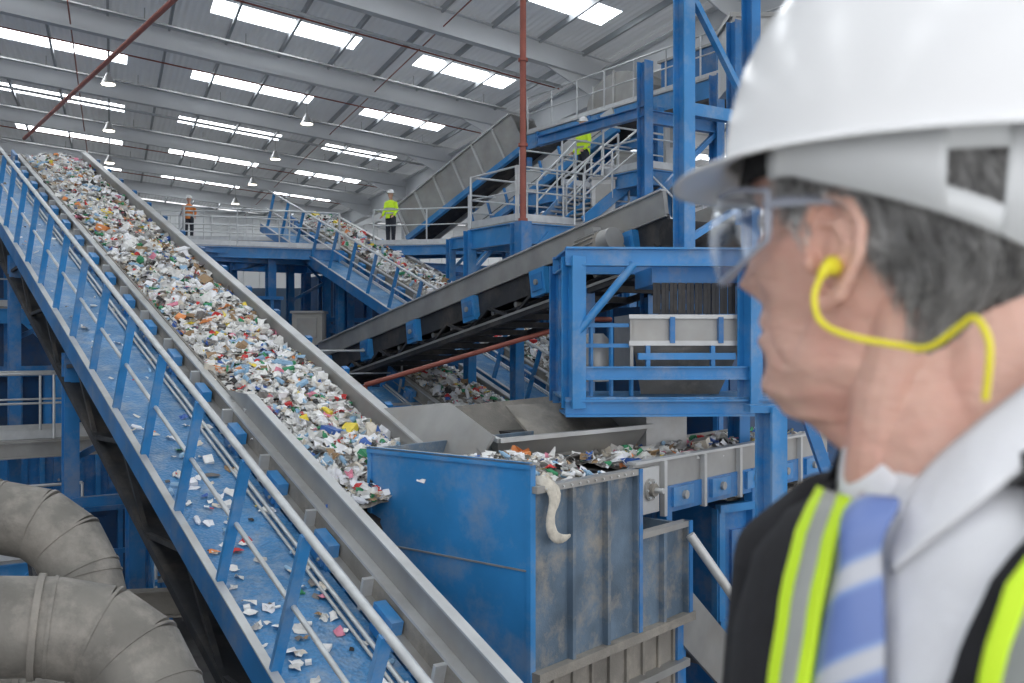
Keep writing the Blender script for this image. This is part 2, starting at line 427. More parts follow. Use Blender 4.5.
for a in(1.2,1.8): b.fbox(FM,(a,a+.06),(.12,.2),(-.02,.3),blue)
for a in(.9,1.7): b.fbox(FM,(a,a+.05),(.10,.18),(-.32,-.05),blue2)
b.fbox(FM,(.8,2.0),(.08,.16),(-.22,-.14),blue2)
b.build('screening_machine')
b=B()
b.ibeam((2.85,11,-.72),(2.85,11,FLOOR),.24,.22,.03,blue2)
b.abox((2.6,10.9,-.78),(3.1,11.2,-.70),blue2)
b.beam((3.2,11,-.7),(3.62,11,-1.9),.12,.12,blue)
b.tube([(1.87,10.5,-2.03),(2.62,10.5,-3.1)],.05,steell,10)
b.beam((2.85,11,-2.6),(5.2,12.6,-2.6),.14,.18,blue2)
b.ibeam((2.22,12.9,1.15),(2.22,12.9,5.8),.19,.19,.02,blue2)
b.ibeam((3.25,13.6,-.7),(3.25,13.6,5.8),.17,.17,.02,blue)
b.beam((2.25,12.9,3.0),(3.3,13.6,3.0),.12,.16,blue2); b.beam((2.25,12.9,4.6),(3.2,13.6,3.2),.08,.08,blue2)
b.beam((2.25,12.9,1.9),(3.3,13.6,1.9),.12,.2,blue2); b.beam((2.25,12.9,1.3),(3.2,13.6,1.9),.08,.08,blue2)
b.ibeam((2.66,20,2.4),(2.66,20,5.6),.22,.22,.02,blue); b.ibeam((4.3,21,2.4),(4.3,21,5.6),.22,.22,.02,blue)
b.ibeam((2.66,20,4.5),(4.3,21,4.5),.15,.25,.02,blue); b.ibeam((2.66,20,4.6),(.6,23,4.6),.15,.2,.02,blue)
b.ibeam((3.5,24,2.5),(3.5,24,5.6),.2,.2,.02,blue); b.ibeam((3.9,17.5,-1),(3.9,17.5,5.6),.2,.2,.02,blue)
b.ibeam((3.5,24,4.9),(2.0,26.5,4.9),.15,.22,.02,blue); b.beam((2.66,20,2.7),(4.3,21,4.4),.1,.1,blue)
b.build('blue_steel_columns')

# ------------------------------------------------------------ steel bin
C=V((.175,8.75,0)); p_=V((-.766,.643,0)); q_=V((.643,.766,0))
FB=FR(C,q_,p_,Z)
b=B()
b.fbox(FB,(0,.05),(0,2.12),(-5.,-1.08),blue2)
b.fbox(FB,(-.03,.0),(0,2.12),(-1.12,-1.06),blue2); b.fbox(FB,(-.02,.0),(0,.05),(-5.,-1.08),blue2)
b.fbox(FB,(-.012,.0),(0,2.12),(-2.025,-2.01),steel); b.fbox(FB,(-.03,.07),(-.03,2.14),(-1.08,-1.065),steel)
b.fbox(FB,(-.02,.0),(2.07,2.12),(-5,-1.08),blue2)
binside=M('bin_side_dusty',(.13,.19,.26),.6,.15,.35,2.5,bump=.2,dirt=(.34,.31,.26),damt=.75,dscale=3)
b.fbox(FB,(.05,1.64),(0,.05),(-2.95,-1.30),binside)
b.fbox(FB,(1.64,2.62),(0,.05),(-2.95,-1.95),binside)
b.fbox(FB,(0,1.68),(-.06,.05),(-1.33,-1.27),steel); b.fbox(FB,(1.64,2.66),(-.06,.05),(-1.98,-1.92),steel)
for t in(.52,1.08,1.6,2.1,2.58):
    zt=-1.33 if t<1.64 else -1.98
    b.fbox(FB,(t,t+.05),(-.06,0),(-2.95,zt),binside)
b.fbox(FB,(1.62,1.68),(-.07,.02),(-2.95,-1.27),blue)
b.fbox(FB,(2.60,2.67),(-.07,.02),(-2.95,-1.92),blue)
b.fbox(FB,(0,2.7),(-.09,.02),(-2.99,-2.90),dust)
b.fbox(FB,(0.05,2.7),(.1,.2),(-3.9,-2.95),dust)
for i in range(9): b.fbox(FB,(.1+i*.3,.14+i*.3),(.07,.1),(-3.9,-3.0),dust)
b.fbox(FB,(0.05,2.7),(-.02,.12),(-3.5,-3.42),steel)
b.fbox(FB,(2.58,2.64),(0,2.1),(-2.95,-1.95),binside); b.fbox(FB,(1.6,1.64),(0,2.1),(-1.95,-1.45),binside)
b.fbox(FB,(.05,2.6),(2.07,2.12),(-2.95,-1.08),binside)
b.fbox(FB,(.05,2.6),(0,2.1),(-2.99,-2.9),dust)
for t in(.1,2.6):
    for w in(.1,2.0): b.fbox(FB,(t-.06,t+.06),(w-.06,w+.06),(FLOOR,-2.9),blue)
for i in range(12):
    p=FB(.12+i*.125,-.065,-1.30); b.tube([p,p-p_*.012],.012,steell,6)
b.build('steel_waste_bin')
binm=lambda t,x:-1.42+.22*math.sin(math.pi*x)*math.exp(-((t-.9)/.9)**2)+.04*math.sin(t*7+x*5)
waste('mixed_waste.004',FB,.08,1.58,.08,2.02,binm,230,.16)
b=B()
b.plate([FB(2.75,.2,-2.9),FB(2.75,1.4,-2.9),FB(4.0,1.4,-3.9),FB(4.0,.2,-3.9)],.04,dust)
b.plate([FB(2.75,.15,-2.6),FB(2.75,.15,-3.3),FB(4.0,.15,-4.3),FB(4.0,.15,-3.6)],.04,steel)
b.plate([FB(2.75,1.4,-2.3),FB(2.75,1.4,-3.3),FB(4.0,1.4,-4.3),FB(4.0,1.4,-3.3)],.04,steel)
for t in (2.85,3.9):
    for w in(.2,1.35): b.fbox(FB,(t-.05,t+.05),(w-.05,w+.05),(FLOOR,-3.1-(t-2.7)*.8),blue)
b.build('discharge_chute')
b=B(); rag=M('dirty_cloth',(.62,.58,.50),.9,0,.25,12,bump=.4,bscale=50)
b.tube([FB(.12,.1,-1.24),FB(.14,-.02,-1.22),FB(.17,-.09,-1.30),FB(.19,-.10,-1.42),FB(.12,-.10,-1.55),FB(.14,-.10,-1.66),FB(.2,-.1,-1.74),FB(.32,-.1,-1.77),FB(.42,-.1,-1.75)],
       [(.05,.02),(.07,.025),(.06,.03),(.045,.03),(.05,.025),(.06,.03),(.055,.03),(.05,.025),(.02,.01)],rag,10)
b.tube([FB(.2,.02,-1.23),FB(.26,-.09,-1.30),FB(.24,-.1,-1.42),FB(.2,-.1,-1.5)],[(.04,.02),(.05,.02),(.035,.02),(.01,.01)],rag,8)
b.build('cloth_rag',mods=[('SUBSURF',dict(levels=1,render_levels=1))])

FG=FR((1.30,10.75,-1.45),q_,p_,Z)
b=B()
b.fbox(FG,(0,5.2),(0,.05),(-.18,.12),steel); b.fbox(FG,(0,5.2),(-.04,.08),(.12,.15),steell); b.fbox(FG,(0,5.2),(1.3,1.35),(-.18,.12),steel)
b.fbox(FG,(0,5.2),(.05,1.3),(-.02,.02),rubber); b.fbox(FG,(.6,5.2),(-.02,.03),(-.48,-.18),blue)
for i in range(5): 
    b.fbox(FG,(.75+i*.9,1.2+i*.9),(-.06,-.02),(-.42,-.2),blue2); b.fbox(FG,(.55+i*.9,.61+i*.9),(-.06,.0),(-.5,.12),steell)
    b.tube([FG(.98+i*.9,-.06,-.3),FG(.98+i*.9,-.1,-.3)],.05,steel,10)
b.fbox(FG,(.02,.42),(-.07,-.03),(-.42,.08),steell)
b.tube([FG(.22,-.07,-.16),FG(.22,-.1,-.16)],.12,steel,18); b.tube([FG(.22,-.1,-.16),FG(.22,-.15,-.16)],.07,dust,14); b.tube([FG(.22,-.15,-.16),FG(.22,-.25,-.16)],.03,steell,10)
for a in range(6):
    o=(math.cos(a*1.047)*.095,math.sin(a*1.047)*.095); b.tube([FG(.22+o[0],-.1,-.16+o[1]),FG(.22+o[0],-.12,-.16+o[1])],.014,galv,6)
b.tube([FG(.22,0,-.16),FG(.22,1.3,-.16)],.16,rubber,16)
for t in(.7,2.8,5.0):
    for w in(.03,1.3): b.fbox(FG,(t-.06,t+.06),(w-.06,w+.06),(FLOOR+1.45,-.18),blue)
b.build('feed_belt_conveyor')
waste('mixed_waste.005',FG,.1,5.1,.07,1.28,lambda t,x:.04+.06*math.sin(math.pi*x),80,.16)
b=B(); FH=FR((.1,11.6,-1.15),rr,h,Z)
b.plate([FH(-.35,-.1,.02),FH(1.9,-.1,.08),FH(1.75,.15,-.32),FH(-.2,.15,-.35)],.03,steel)
b.plate([FH(-.35,1.5,.3),FH(1.9,1.5,.42),FH(1.75,1.0,-.3),FH(-.2,1.0,-.3)],.03,dust)
b.plate([FH(-.35,-.1,.02),FH(-.35,1.5,.3),FH(-.2,1.0,-.35),FH(-.2,.15,-.35)],.03,steel)
b.beam(FH(-.38,-.12,.03),FH(1.95,-.12,.09),.08,.05,steell); b.beam(FH(-.38,-.12,.03),FH(-.38,1.5,.31),.06,.05,steell)
b.fbox(FH,(1.9,2.6),(-.05,.9),(-.25,.22),steell); b.fbox(FH,(1.86,2.64),(-.08,.0),(.2,.24),steel)
b.fbox(FH,(.5,1.85),(.2,1.4),(-.1,.0),dark)
b.plate([FH(.4,.9,.35),FH(1.85,.9,.35),FH(1.85,.25,-.05),FH(.4,.25,-.05)],.03,dust)
for a in(-.2,1.8,2.55): b.fbox(FH,(a-.06,a+.06),(.5,.62),(FLOOR+1.15,-.1),blue)
b.build('feed_hopper')
def cabinet(name,O,dx,dy,L,W,z0,z1,mat,pan=.9,legs=True,trim=None):
    trim=trim or (blue2 if mat is blue else blue)
    F=FR(V((O[0],O[1],0)),dx,dy,Z); b=B()
    b.fbox(F,(0,L),(0,W),(z0,z1),mat)
    t=0
    while t<=L+.01:
        b.fbox(F,(t-.05,t+.05),(-.07,0),(z0,z1),trim); t+=pan
    for z in(z0,z1,(z0+z1)/2): b.fbox(F,(-.05,L+.05),(-.09,0),(z-.05,z+.05),trim)
    t=pan*.2
    while t<L-pan*.6:
        b.fbox(F,(t,t+pan*.55),(-.04,0),(z0+(z1-z0)*.58,z0+(z1-z0)*.9),mat); b.tube([F(t+.1,-.04,z0+(z1-z0)*.7),F(t+.1,-.08,z0+(z1-z0)*.7)],.025,galv,6); t+=pan
    t=0
    while t<=W+.01:
        b.fbox(F,(-.07,0),(t-.05,t+.05),(z0,z1),trim); t+=pan
    if legs and z0>FLOOR+.3:
        for t in(.1,L-.1):
            for w in(.1,W-.1): b.fbox(F,(t-.1,t+.1),(w-.1,w+.1),(FLOOR,z0),blued)
    return b.build(name)
cabinet('sorting_machine',(2.6,12.6),rr,h,4,1.2,-5.,-2.1,blue,1.0)
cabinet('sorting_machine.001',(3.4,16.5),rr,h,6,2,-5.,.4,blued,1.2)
waste('mixed_waste.006',FR((2.6,12.7,-2.05),rr,h,Z),.1,3.8,.1,1.1,lambda t,x:.03,60,.14)

# ------------------------------------------------------------ upper conveyors
F4=FR((.45,30,5.75),V((.549,-.836,.0)),rr,Z)
b=B(); L4=11
b.fbox(F4,(0,L4),(0,.08),(0,.45),blue2); b.fbox(F4,(0,L4),(1.6,1.68),(0,.45),blue)
b.fbox(F4,(0,L4),(0,1.6),(-.05,0),dark); b.fbox(F4,(0,L4),(.9,1.6),(.45,.8),steel)
b.fbox(F4,(0,L4),(-.02,.1),(.45,.5),steell); b.fbox(F4,(0,L4),(0,.9),(.42,.45),steel)
b.rail(F4(0,.03,.45),F4(L4,.03,.45),1.1,1.2)
for t in(.5,3,5.5,8,10.5):
    b.fbox(F4,(t,t+.1),(-.04,0),(0,.45),blue)
for t in(2.,9.): b.ibeam(F4(t,.8,0),V((F4(t,.8,0).x,F4(t,.8,0).y,FLOOR)),.25,.25,.02,blue)
b.build('elevated_belt_conveyor')
b=B()
pts=[]
for i in range(9):
    a=math.pi*i/8; pts.append((3.3+1.3*-math.cos(a),.9*math.sin(a)))
vs=[F4(t,w,.8+z) for w in(.7,1.7) for t,z in pts]; k=len(pts)
b.add(vs,[tuple(range(k)),tuple(range(2*k-1,k-1,-1))]+[(i,i+k,i+k+1,i+1) for i in range(k-1)]+[(0,k-1,2*k-1,k)],steel)
for i in range(0,9,2):
    b.beam(F4(pts[i][0],.66,.8),F4(pts[i][0],.66,.8+pts[i][1]+.04),.05,.05,steell)
b.fbox(F4,(5.2,7.2),(.7,1.7),(.8,1.5),blue); b.fbox(F4,(5.1,7.3),(.65,1.75),(1.5,1.56),steel)
b.build('machine_hood')
b=B()
b.abox((4.0,18.2,4.7),(5.2,19.4,5.9),steell); b.abox((3.95,18.15,5.9),(5.25,19.45,5.98),steel)
for x in(4.0,4.45,4.9): b.abox((x,18.13,4.7),(x+.06,18.2,5.9),steel)
b.plate([(4.1,18.3,4.7),(5.1,18.3,4.7),(4.8,18.6,4.0),(4.4,18.6,4.0)],.03,steel)
b.abox((4.05,18.3,FLOOR),(4.15,18.4,4.7),blue);b.abox((5.05,19.2,FLOOR),(5.15,19.3,4.7),blue)
b.build('dust_collector_box')
# enclosed incline conveyor: solid grey trough rising to the right
p=V((-3.55,33.4,3.55));q=V((.35,30.6,6.1)); d5=(q-p).normalized(); r5=d5.cross(Z).normalized(); n5=r5.cross(d5)
if n5.z<0:n5=-n5
if r5.y<0:r5=-r5
F5=FR(p,d5,r5,n5); L5=(q-p).length
b=B()
b.fbox(F5,(0,L5),(0,.06),(-.05,1.05),steel); b.fbox(F5,(0,L5),(-.06,.1),(-.22,-.05),blue2); b.fbox(F5,(0,L5),(1.2,1.3),(-.22,1.05),steel)
b.fbox(F5,(0,L5),(0,1.2),(-.1,-.05),rubber); b.fbox(F5,(0,L5),(-.06,1.36),(1.05,1.10),steell)
t=.1
while t<L5: b.fbox(F5,(t,t+.07),(-.06,0),(-.05,1.05),steell); t+=.9
for t in(2.2,):
    P=F5(t,1.2,-.2); b.ibeam(P,V((P.x,P.y,FLOOR)),.2,.2,.02,blue)
P=F5(L5-.4,.6,-.2); b.ibeam(P,V((P.x,P.y,FLOOR)),.2,.2,.02,blue)
b.build('enclosed_belt_conveyor')
# second, steeper screened incline conveyor under the elevated belt
p=V((-1.2,29.4,3.2));q=V((2.6,24.9,5.4)); d6=(q-p).normalized(); r6=d6.cross(Z).normalized(); n6=r6.cross(d6)
if n6.z<0:n6=-n6
if r6.y<0:r6=-r6
F6=FR(p,d6,r6,n6); L6=(q-p).length
b=B()
b.fbox(F6,(0,L6),(0,.06),(0,.5),steell); b.fbox(F6,(0,L6),(-.05,.08),(-.18,0),blue2); b.fbox(F6,(0,L6),(1.0,1.06),(-.18,.5),blue); b.fbox(F6,(0,L6),(0,1.),(.1,.14),rubber)
t=.2
while t<L6: b.fbox(F6,(t,t+.06),(-.05,0),(-.1,.52),blue); t+=.8
b.tube([F6(L6,0,.1),F6(L6,1.05,.1)],.17,rubber,14)
for t in(1.0,5.0):
    P=F6(t,.5,-.2); b.ibeam(P,V((P.x,P.y,FLOOR)),.16,.16,.02,blue)
b.build('enclosed_belt_conveyor.001')

# ------------------------------------------------------------ platforms and stairs
def platform(name,O,dx,dy,L,W,z,rails='flrb',gird=blue2,legs=((0,0),(1,0),(0,1),(1,1)),H=1.1,th=.28,legmat=None):
    F=FR(V((O[0],O[1],z)),dx,dy,Z); b=B()
    b.fbox(F,(0,L),(0,W),(-.05,0),steel)
    for w in(0,W): b.ibeam(F(0,w,-.05-th/2),F(L,w,-.05-th/2),.12,th,.02,gird)
    for t in(0,L): b.ibeam(F(t,0,-.05-th/2),F(t,W,-.05-th/2),.12,th,.02,gird)
    t=1.2
    while t<L: b.beam(F(t,0,-.12),F(t,W,-.12),.06,.12,gird); t+=1.2
    if 'f' in rails: b.rail(F(0,.03,0),F(L,.03,0),H)
    if 'b' in rails: b.rail(F(0,W-.03,0),F(L,W-.03,0),H)
    if 'l' in rails: b.rail(F(.03,0,0),F(.03,W,0),H)
    if 'r' in rails: b.rail(F(L-.03,0,0),F(L-.03,W,0),H)
    for a,c in legs:
        P=F(L*a,W*c,-.05); b.ibeam(P,V((P.x,P.y,FLOOR)),.2,.2,.02,legmat or gird)
        Q=F(L*a+(.8 if a<.5 else -.8),W*c,-.2); b.beam(Q,P-Z*.95,.08,.08,gird)
    return b.build(name)
def stairs(name,p0,p1,wdir,W=.8,n=10):
    p0=V(p0);p1=V(p1);wd=V(wdir).normalized(); b=B(); run=V((p1.x-p0.x,p1.y-p0.y,0)).normalized()
    for w in(0,W):
        b.beam(p0+wd*w,p1+wd*w,.04,.24,blue2); b.rail(p0+wd*w,p1+wd*w,1.0,1.2,toe=False)
    for i in range(n):
        c=p0.lerp(p1,(i+.5)/n)+wd*W/2; b.box(c,(run,wd,Z),(.13,W/2,.02),steel)
    return b.build(name)
platform('access_platform',(-4.35,31.3),V((.98,-.2,0)).normalized(),V((.2,.98,0)).normalized(),5.2,1.3,3.02,rails='fl',legs=((0,1),(1,1)))
platform('access_platform.001',(.1,20.2),rr,h,3.0,1.8,2.45,rails='flb',th=.4)
platform('access_platform.002',(1.2,23.6),rr,h,3.4,1.8,3.7,rails='fb',th=.3)
platform('access_platform.005',(-1.2,28.0),rr,h,3.6,1.0,3.0,rails='f',th=.3)
platform('access_platform.006',(2.75,20.6),rr,h,2.2,1.4,3.6,rails='flb',th=.3)
stairs('access_stairs',(.55,21.8,2.5),(1.5,23.6,3.7),rr)
stairs('access_stairs.001',(2.75,20.3,2.45),(3.6,19.,1.2),rr)
stairs('access_stairs.003',(1.5,20.9,2.5),(2.75,21.6,3.6),h,.7,8)
platform('access_platform.003',(-9.6,29.2),V((.93,.36,0)).normalized(),V((-.36,.93,0)).normalized(),4.6,2.2,2.85,rails='flrb',th=.3)
platform('access_platform.004',(-15,38),V((.99,.1,0)).normalized(),V((-.1,.99,0)).normalized(),8,1.6,3.9,rails='fb',th=.3)
platform('maintenance_walkway',(-10.5,15.2),rr,h,4.9,1.4,-1.65,rails='fb',gird=steel,th=.25,legmat=blue)
stairs('access_stairs.002',(-5.2,14.6,-3.6),(-6.5,17.4,-1.65),rr,.8,11)
platform('maintenance_walkway.001',(-3.4,20.2),rr,h,2.0,1.3,-1.3,rails='b',th=.3)
platform('maintenance_walkway.002',(-4.6,27),rr,h,7,1.5,-1.6,rails='fb',th=.3)
platform('maintenance_walkway.003',(-9,14),rr,h,2.8,1.4,-3.3,rails='f',th=.25)
platform('maintenance_walkway.004',(-15.5,18.6),rr,h,6.5,1.0,.75,rails='f',th=.3)
b=B(); b.tube([(.22,20,1.6),(.22,20,8.6)],.065,red,12)
for z in(2.4,3.9,5.6,7.2): b.tube([(.22,20,z),(.22,20,z+.06)],.10,red,12)
b.beam((.22,20,1.7),(.22,20,2.4),.25,.25,blue)
b.build('red_riser_pipe')
b=B(); b.tube([(-2.5,17,-.74),(1.35,17,.38)],.042,red,10); b.tube([(-2.5,17,-.74),(-2.5,17,FLOOR)],.042,red,10)
b.tube([(1.35,17,.38),(1.7,17.2,.38)],.042,red,8); b.build('red_water_pipe')
b=B()
for (x,y,z,w_,hh,m) in((1.7,21.3,2.45,.5,1.0,steell),(3.0,22.6,2.45,.6,1.0,blue2),(2.6,25,3.7,.7,1.0,cream),(3.6,25.6,3.7,.5,1.5,steell),(3.3,21.4,3.6,.6,1.1,steell)):
    b.abox((x,y,z),(x+w_,y+.4,z+hh),m); b.abox((x-.03,y-.03,z+hh),(x+w_+.03,y+.43,z+hh+.05),steel); b.abox((x+.08,y-.02,z+hh*.5),(x+w_-.08,y,z+hh*.9),steel)
    b.tube([(x+w_/2,y+.2,z+hh),(x+w_/2,y+.2,z+hh+.5)],.03,galv,8)
b.build('control_boxes')

# ------------------------------------------------------------ background machinery
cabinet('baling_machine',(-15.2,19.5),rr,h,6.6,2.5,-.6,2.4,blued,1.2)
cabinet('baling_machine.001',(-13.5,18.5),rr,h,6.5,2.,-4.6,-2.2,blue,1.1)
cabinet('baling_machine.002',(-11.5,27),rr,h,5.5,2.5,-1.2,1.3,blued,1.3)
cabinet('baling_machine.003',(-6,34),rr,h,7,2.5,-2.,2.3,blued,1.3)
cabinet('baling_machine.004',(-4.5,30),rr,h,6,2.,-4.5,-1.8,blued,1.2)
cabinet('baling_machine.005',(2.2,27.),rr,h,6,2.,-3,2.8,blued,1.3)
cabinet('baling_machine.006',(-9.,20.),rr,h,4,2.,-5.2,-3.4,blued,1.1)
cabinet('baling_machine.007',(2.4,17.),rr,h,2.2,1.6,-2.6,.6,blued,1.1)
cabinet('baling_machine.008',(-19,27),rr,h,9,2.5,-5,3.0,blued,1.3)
b=B()
for k in range(6):
    for j in range(2):
        P=V((-9.5,29,0))+rr*k*2.6+h*j*3.5
        b.ibeam(V((P.x,P.y,FLOOR)),V((P.x,P.y,2.6)),.25,.25,.03,blue)
        if k<5:
            for z in(-1.9,.4,2.5): b.ibeam(P+Z*z,P+rr*2.6+Z*z,.16,.25,.02,blue)
            b.beam(P+Z*-1.8,P+rr*2.6+Z*.3,.1,.1,blue)
for k in range(6):
    P=V((-9.5,29,0))+rr*k*2.6
    for z in(.4,2.5): b.ibeam(P+Z*z,P+h*3.5+Z*z,.16,.25,.02,blue)
b.build('steel_mezzanine_frame')
b=B()
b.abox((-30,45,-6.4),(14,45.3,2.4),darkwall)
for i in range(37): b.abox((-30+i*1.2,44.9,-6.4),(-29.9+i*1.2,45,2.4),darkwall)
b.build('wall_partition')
b=B()
b.abox((-6.6,30,-.1),(-5.7,30.7,.85),cream); b.abox((-6.65,29.95,.85),(-5.65,30.75,.92),steel); b.abox((-6.45,29.96,.1),(-5.85,30,.7),steel)
for x in(-6.5,-5.8): b.abox((x-.04,30.3,FLOOR),(x+.04,30.38,-.1),steel)
b.abox((-8.7,18.6,.35),(-7.9,18.9,1.1),cream); b.abox((-8.75,18.55,1.1),(-7.85,18.95,1.15),steel); b.abox((-8.6,18.58,.45),(-8.3,18.6,1.0),steell)
b.abox((-8.35,18.7,FLOOR),(-8.25,18.8,.35),blue)
b.build('electrical_cabinets')
b=B()
for (x,y,z) in((-7.15,17.2,-.95),(-9,22,-.2),(-3.4,26,-.6)):
    b.abox((x-.25,y-.06,z+.03),(x+.25,y+.06,z+.1),steell); b.abox((x-.22,y-.04,z-.02),(x+.22,y+.04,z+.03),tube_l)
    b.tube([(x,y,z+.1),(x,y,z+1.0)],.012,steel,6)
b.build('fluorescent_lamps')
# ------------------------------------------------------------ ducts
def arc(pts,n=6):
    out=[V(pts[0])]
    for i in range(1,len(pts)-1):
        a,c,e=V(pts[i-1]),V(pts[i]),V(pts[i+1])
        s=min(min((c-a).length,(e-c).length)*.48,.75)
        A_=c+(a-c).normalized()*s; E_=c+(e-c).normalized()*s
        for k in range(n+1):
            t=k/n; out.append(A_*(1-t)**2+c*2*t*(1-t)+E_*t*t)
    out.append(V(pts[-1])); return out
def ductobj(name,pts,R):
    P=arc(pts,3); b=B(); 
    for i in range(len(P)-1):
        d=(P[i+1]-P[i]).normalized()
        b.tube([P[i]-d*.02,P[i+1]+d*.02],R,duct,32,smooth=True)
    for i in range(1,len(P)-1):
        d=(P[i+1]-P[i-1]).normalized(); b.tube([P[i]-d*.01,P[i]+d*.01],R+.008,duct,32)
    for a,c in((P[0],P[1]),(P[-2],P[-1])):
        L=(c-a).length; k=max(1,int(L/1.1)); d=(c-a).normalized()
        for j in range(1,k+1):
            q=a.lerp(c,(j-.05)/k) ; b.tube([q-d*.02,q+d*.02],R+.02,dust,32)
    return b.build(name)
ductobj('ventilation_duct',[(-6.,5.2,-1.5),(-2.45,6.5,-1.85),(-2.02,6.0,-2.65),(-1.95,5.7,-4.5)],.31)
ductobj('ventilation_duct.001',[(-8.5,7.2,-1.2),(-3.65,8.2,-1.45),(-3.25,7.9,-2.35),(-3.2,7.6,-4.5)],.29)
ductobj('ventilation_duct.002',[(-6.,5.9,-2.3),(-3.0,6.9,-2.55),(-2.8,6.6,-3.1),(-2.7,6.3,-5)],.30)
b=B(); b.ibeam((-7,9.3,-2.6),(-2.6,8.8,-3.6),.2,.3,.02,dark); b.ibeam((-6,12,-3.2),(-2.5,12.5,-3.2),.2,.3,.02,dust)
b.beam((-5.2,11,-2.2),(-3.6,8.2,-3.6),.25,.3,dark); b.ibeam((-4.9,13,-1.9),(-4.9,13,FLOOR),.2,.2,.02,blue)
b.build('steel_floor_beams')

b=B()
b.abox((-1.6,-1.4,-1.66),(2.2,1.3,-1.60),steel)
for x in(-1.6,2.1): b.beam((x,-1.4,-1.78),(x,1.3,-1.78),.1,.22,blue)
for y in(-1.4,1.25): b.beam((-1.6,y,-1.78),(2.2,y,-1.78),.1,.22,blue)
b.rail((-1.55,1.27,-1.6),(2.15,1.27,-1.6),1.05)
for x in(-1.55,2.1):
    for y in(-1.35,1.2): b.beam((x,y,-1.8),(x,y,FLOOR),.15,.15,blue)
b.build('viewing_platform')

# ------------------------------------------------------------ distant workers
skin=M('skin',(.66,.38,.29),.5,0,.12,25)
hiv=M('hi_vis_yellow',(.60,.86,.03),.6,0,.08,20,emis=.10)
hio=M('hi_vis_orange',(.70,.22,.04),.6,0,.08,20)
refl=M('reflective_tape',(.44,.46,.44),.5,.1,.08,30)
trou=M('dark_trousers',(.03,.035,.05),.8,0,.3,20)
white=M('hard_hat_white',(.84,.85,.86),.22,0,.02,2)
shoe=M('black_leather',(.02,.02,.02),.4,0,.2,20)
OX=abs(Z.orthogonal().x)>=.5
def el(a,c): return (a,c) if OX else (c,a)
def worker(name,loc,yaw,jacket):
    e=bpy.data.objects.new(name,None); scene.collection.objects.link(e); e.matrix_world=Matrix.Translation(V(loc))@Matrix.Rotation(yaw,4,'Z')
    I=None
    rm=[('REMESH',dict(mode='VOXEL',voxel_size=.018,use_smooth_shade=True)),('SMOOTH',dict(factor=.5,iterations=3))]
    b=B()
    for s in(-1,1): b.tube([(s*.10,0,.06),(s*.11,0,.48),(s*.09,0,.92)],[.055,.075,.10],trou,12)
    b.ell((0,0,.92),(.17,.12,.13),trou); b.build('trousers',e,I,rm)
    b=B()
    for s in(-1,1): b.ell((s*.11,.05,.045),(.055,.14,.05),shoe)
    b.build('boots',e,I)
    b=B()
    b.tube([(0,0,.88),(0,0,1.05),(0,0,1.25),(0,0,1.40),(0,0,1.47)],[el(.17,.12),el(.165,.11),el(.2,.13),el(.19,.11),el(.07,.06)],jacket,16)
    for s in(-1,1): b.tube([(s*.18,0,1.40),(s*.25,-.01,1.14),(s*.22,.14,.96)],[.06,.05,.038],jacket,12)
    b.build('jacket',e,I,rm)
    b=B()
    for z in(1.02,1.16): b.tube([(0,0,z),(0,0,z+.05)],[el(.195,.14)]*2,refl,16)
    b.build('reflective_bands',e,I)
    b=B()
    b.tube([(0,-.01,1.45),(0,0,1.55)],.055,skin,12); b.ell((0,.01,1.64),(.075,.095,.115),skin); b.ell((0,.11,1.63),(.014,.02,.02),skin)
    b.ell((0,.03,1.57),(.045,.06,.05),skin)
    for s in(-1,1):
        b.ell((s*.078,0,1.63),(.012,.02,.03),skin)
        b.ell((s*.215,.19,.93),(.022,.045,.035),skin)
        for f in range(4): b.tube([(s*(.2+f*.012),.2,.92),(s*(.2+f*.012),.25,.90),(s*(.2+f*.012),.26,.87)],.009,skin,6)
        b.tube([(s*.2,.18,.94),(s*.18,.22,.93)],.011,skin,6)
    b.build('head_and_hands',e,I)
    b=B(); b.tube([(0,.0,1.68),(0,0,1.70),(0,0,1.76),(0,0,1.80),(0,0,1.815)],[.13,.115,.10,.06,.01],white,18); b.ell((0,.12,1.685),(.07,.07,.012),white)
    b.build('hard_hat',e,I)
    return e
worker('worker',(-3.85,31.75,3.02),math.radians(150),hiv)
worker('worker.001',(1.75,24.5,3.7),math.radians(120),hiv)
worker('worker.002',(-12.6,39.0,3.9),math.radians(200),hio)

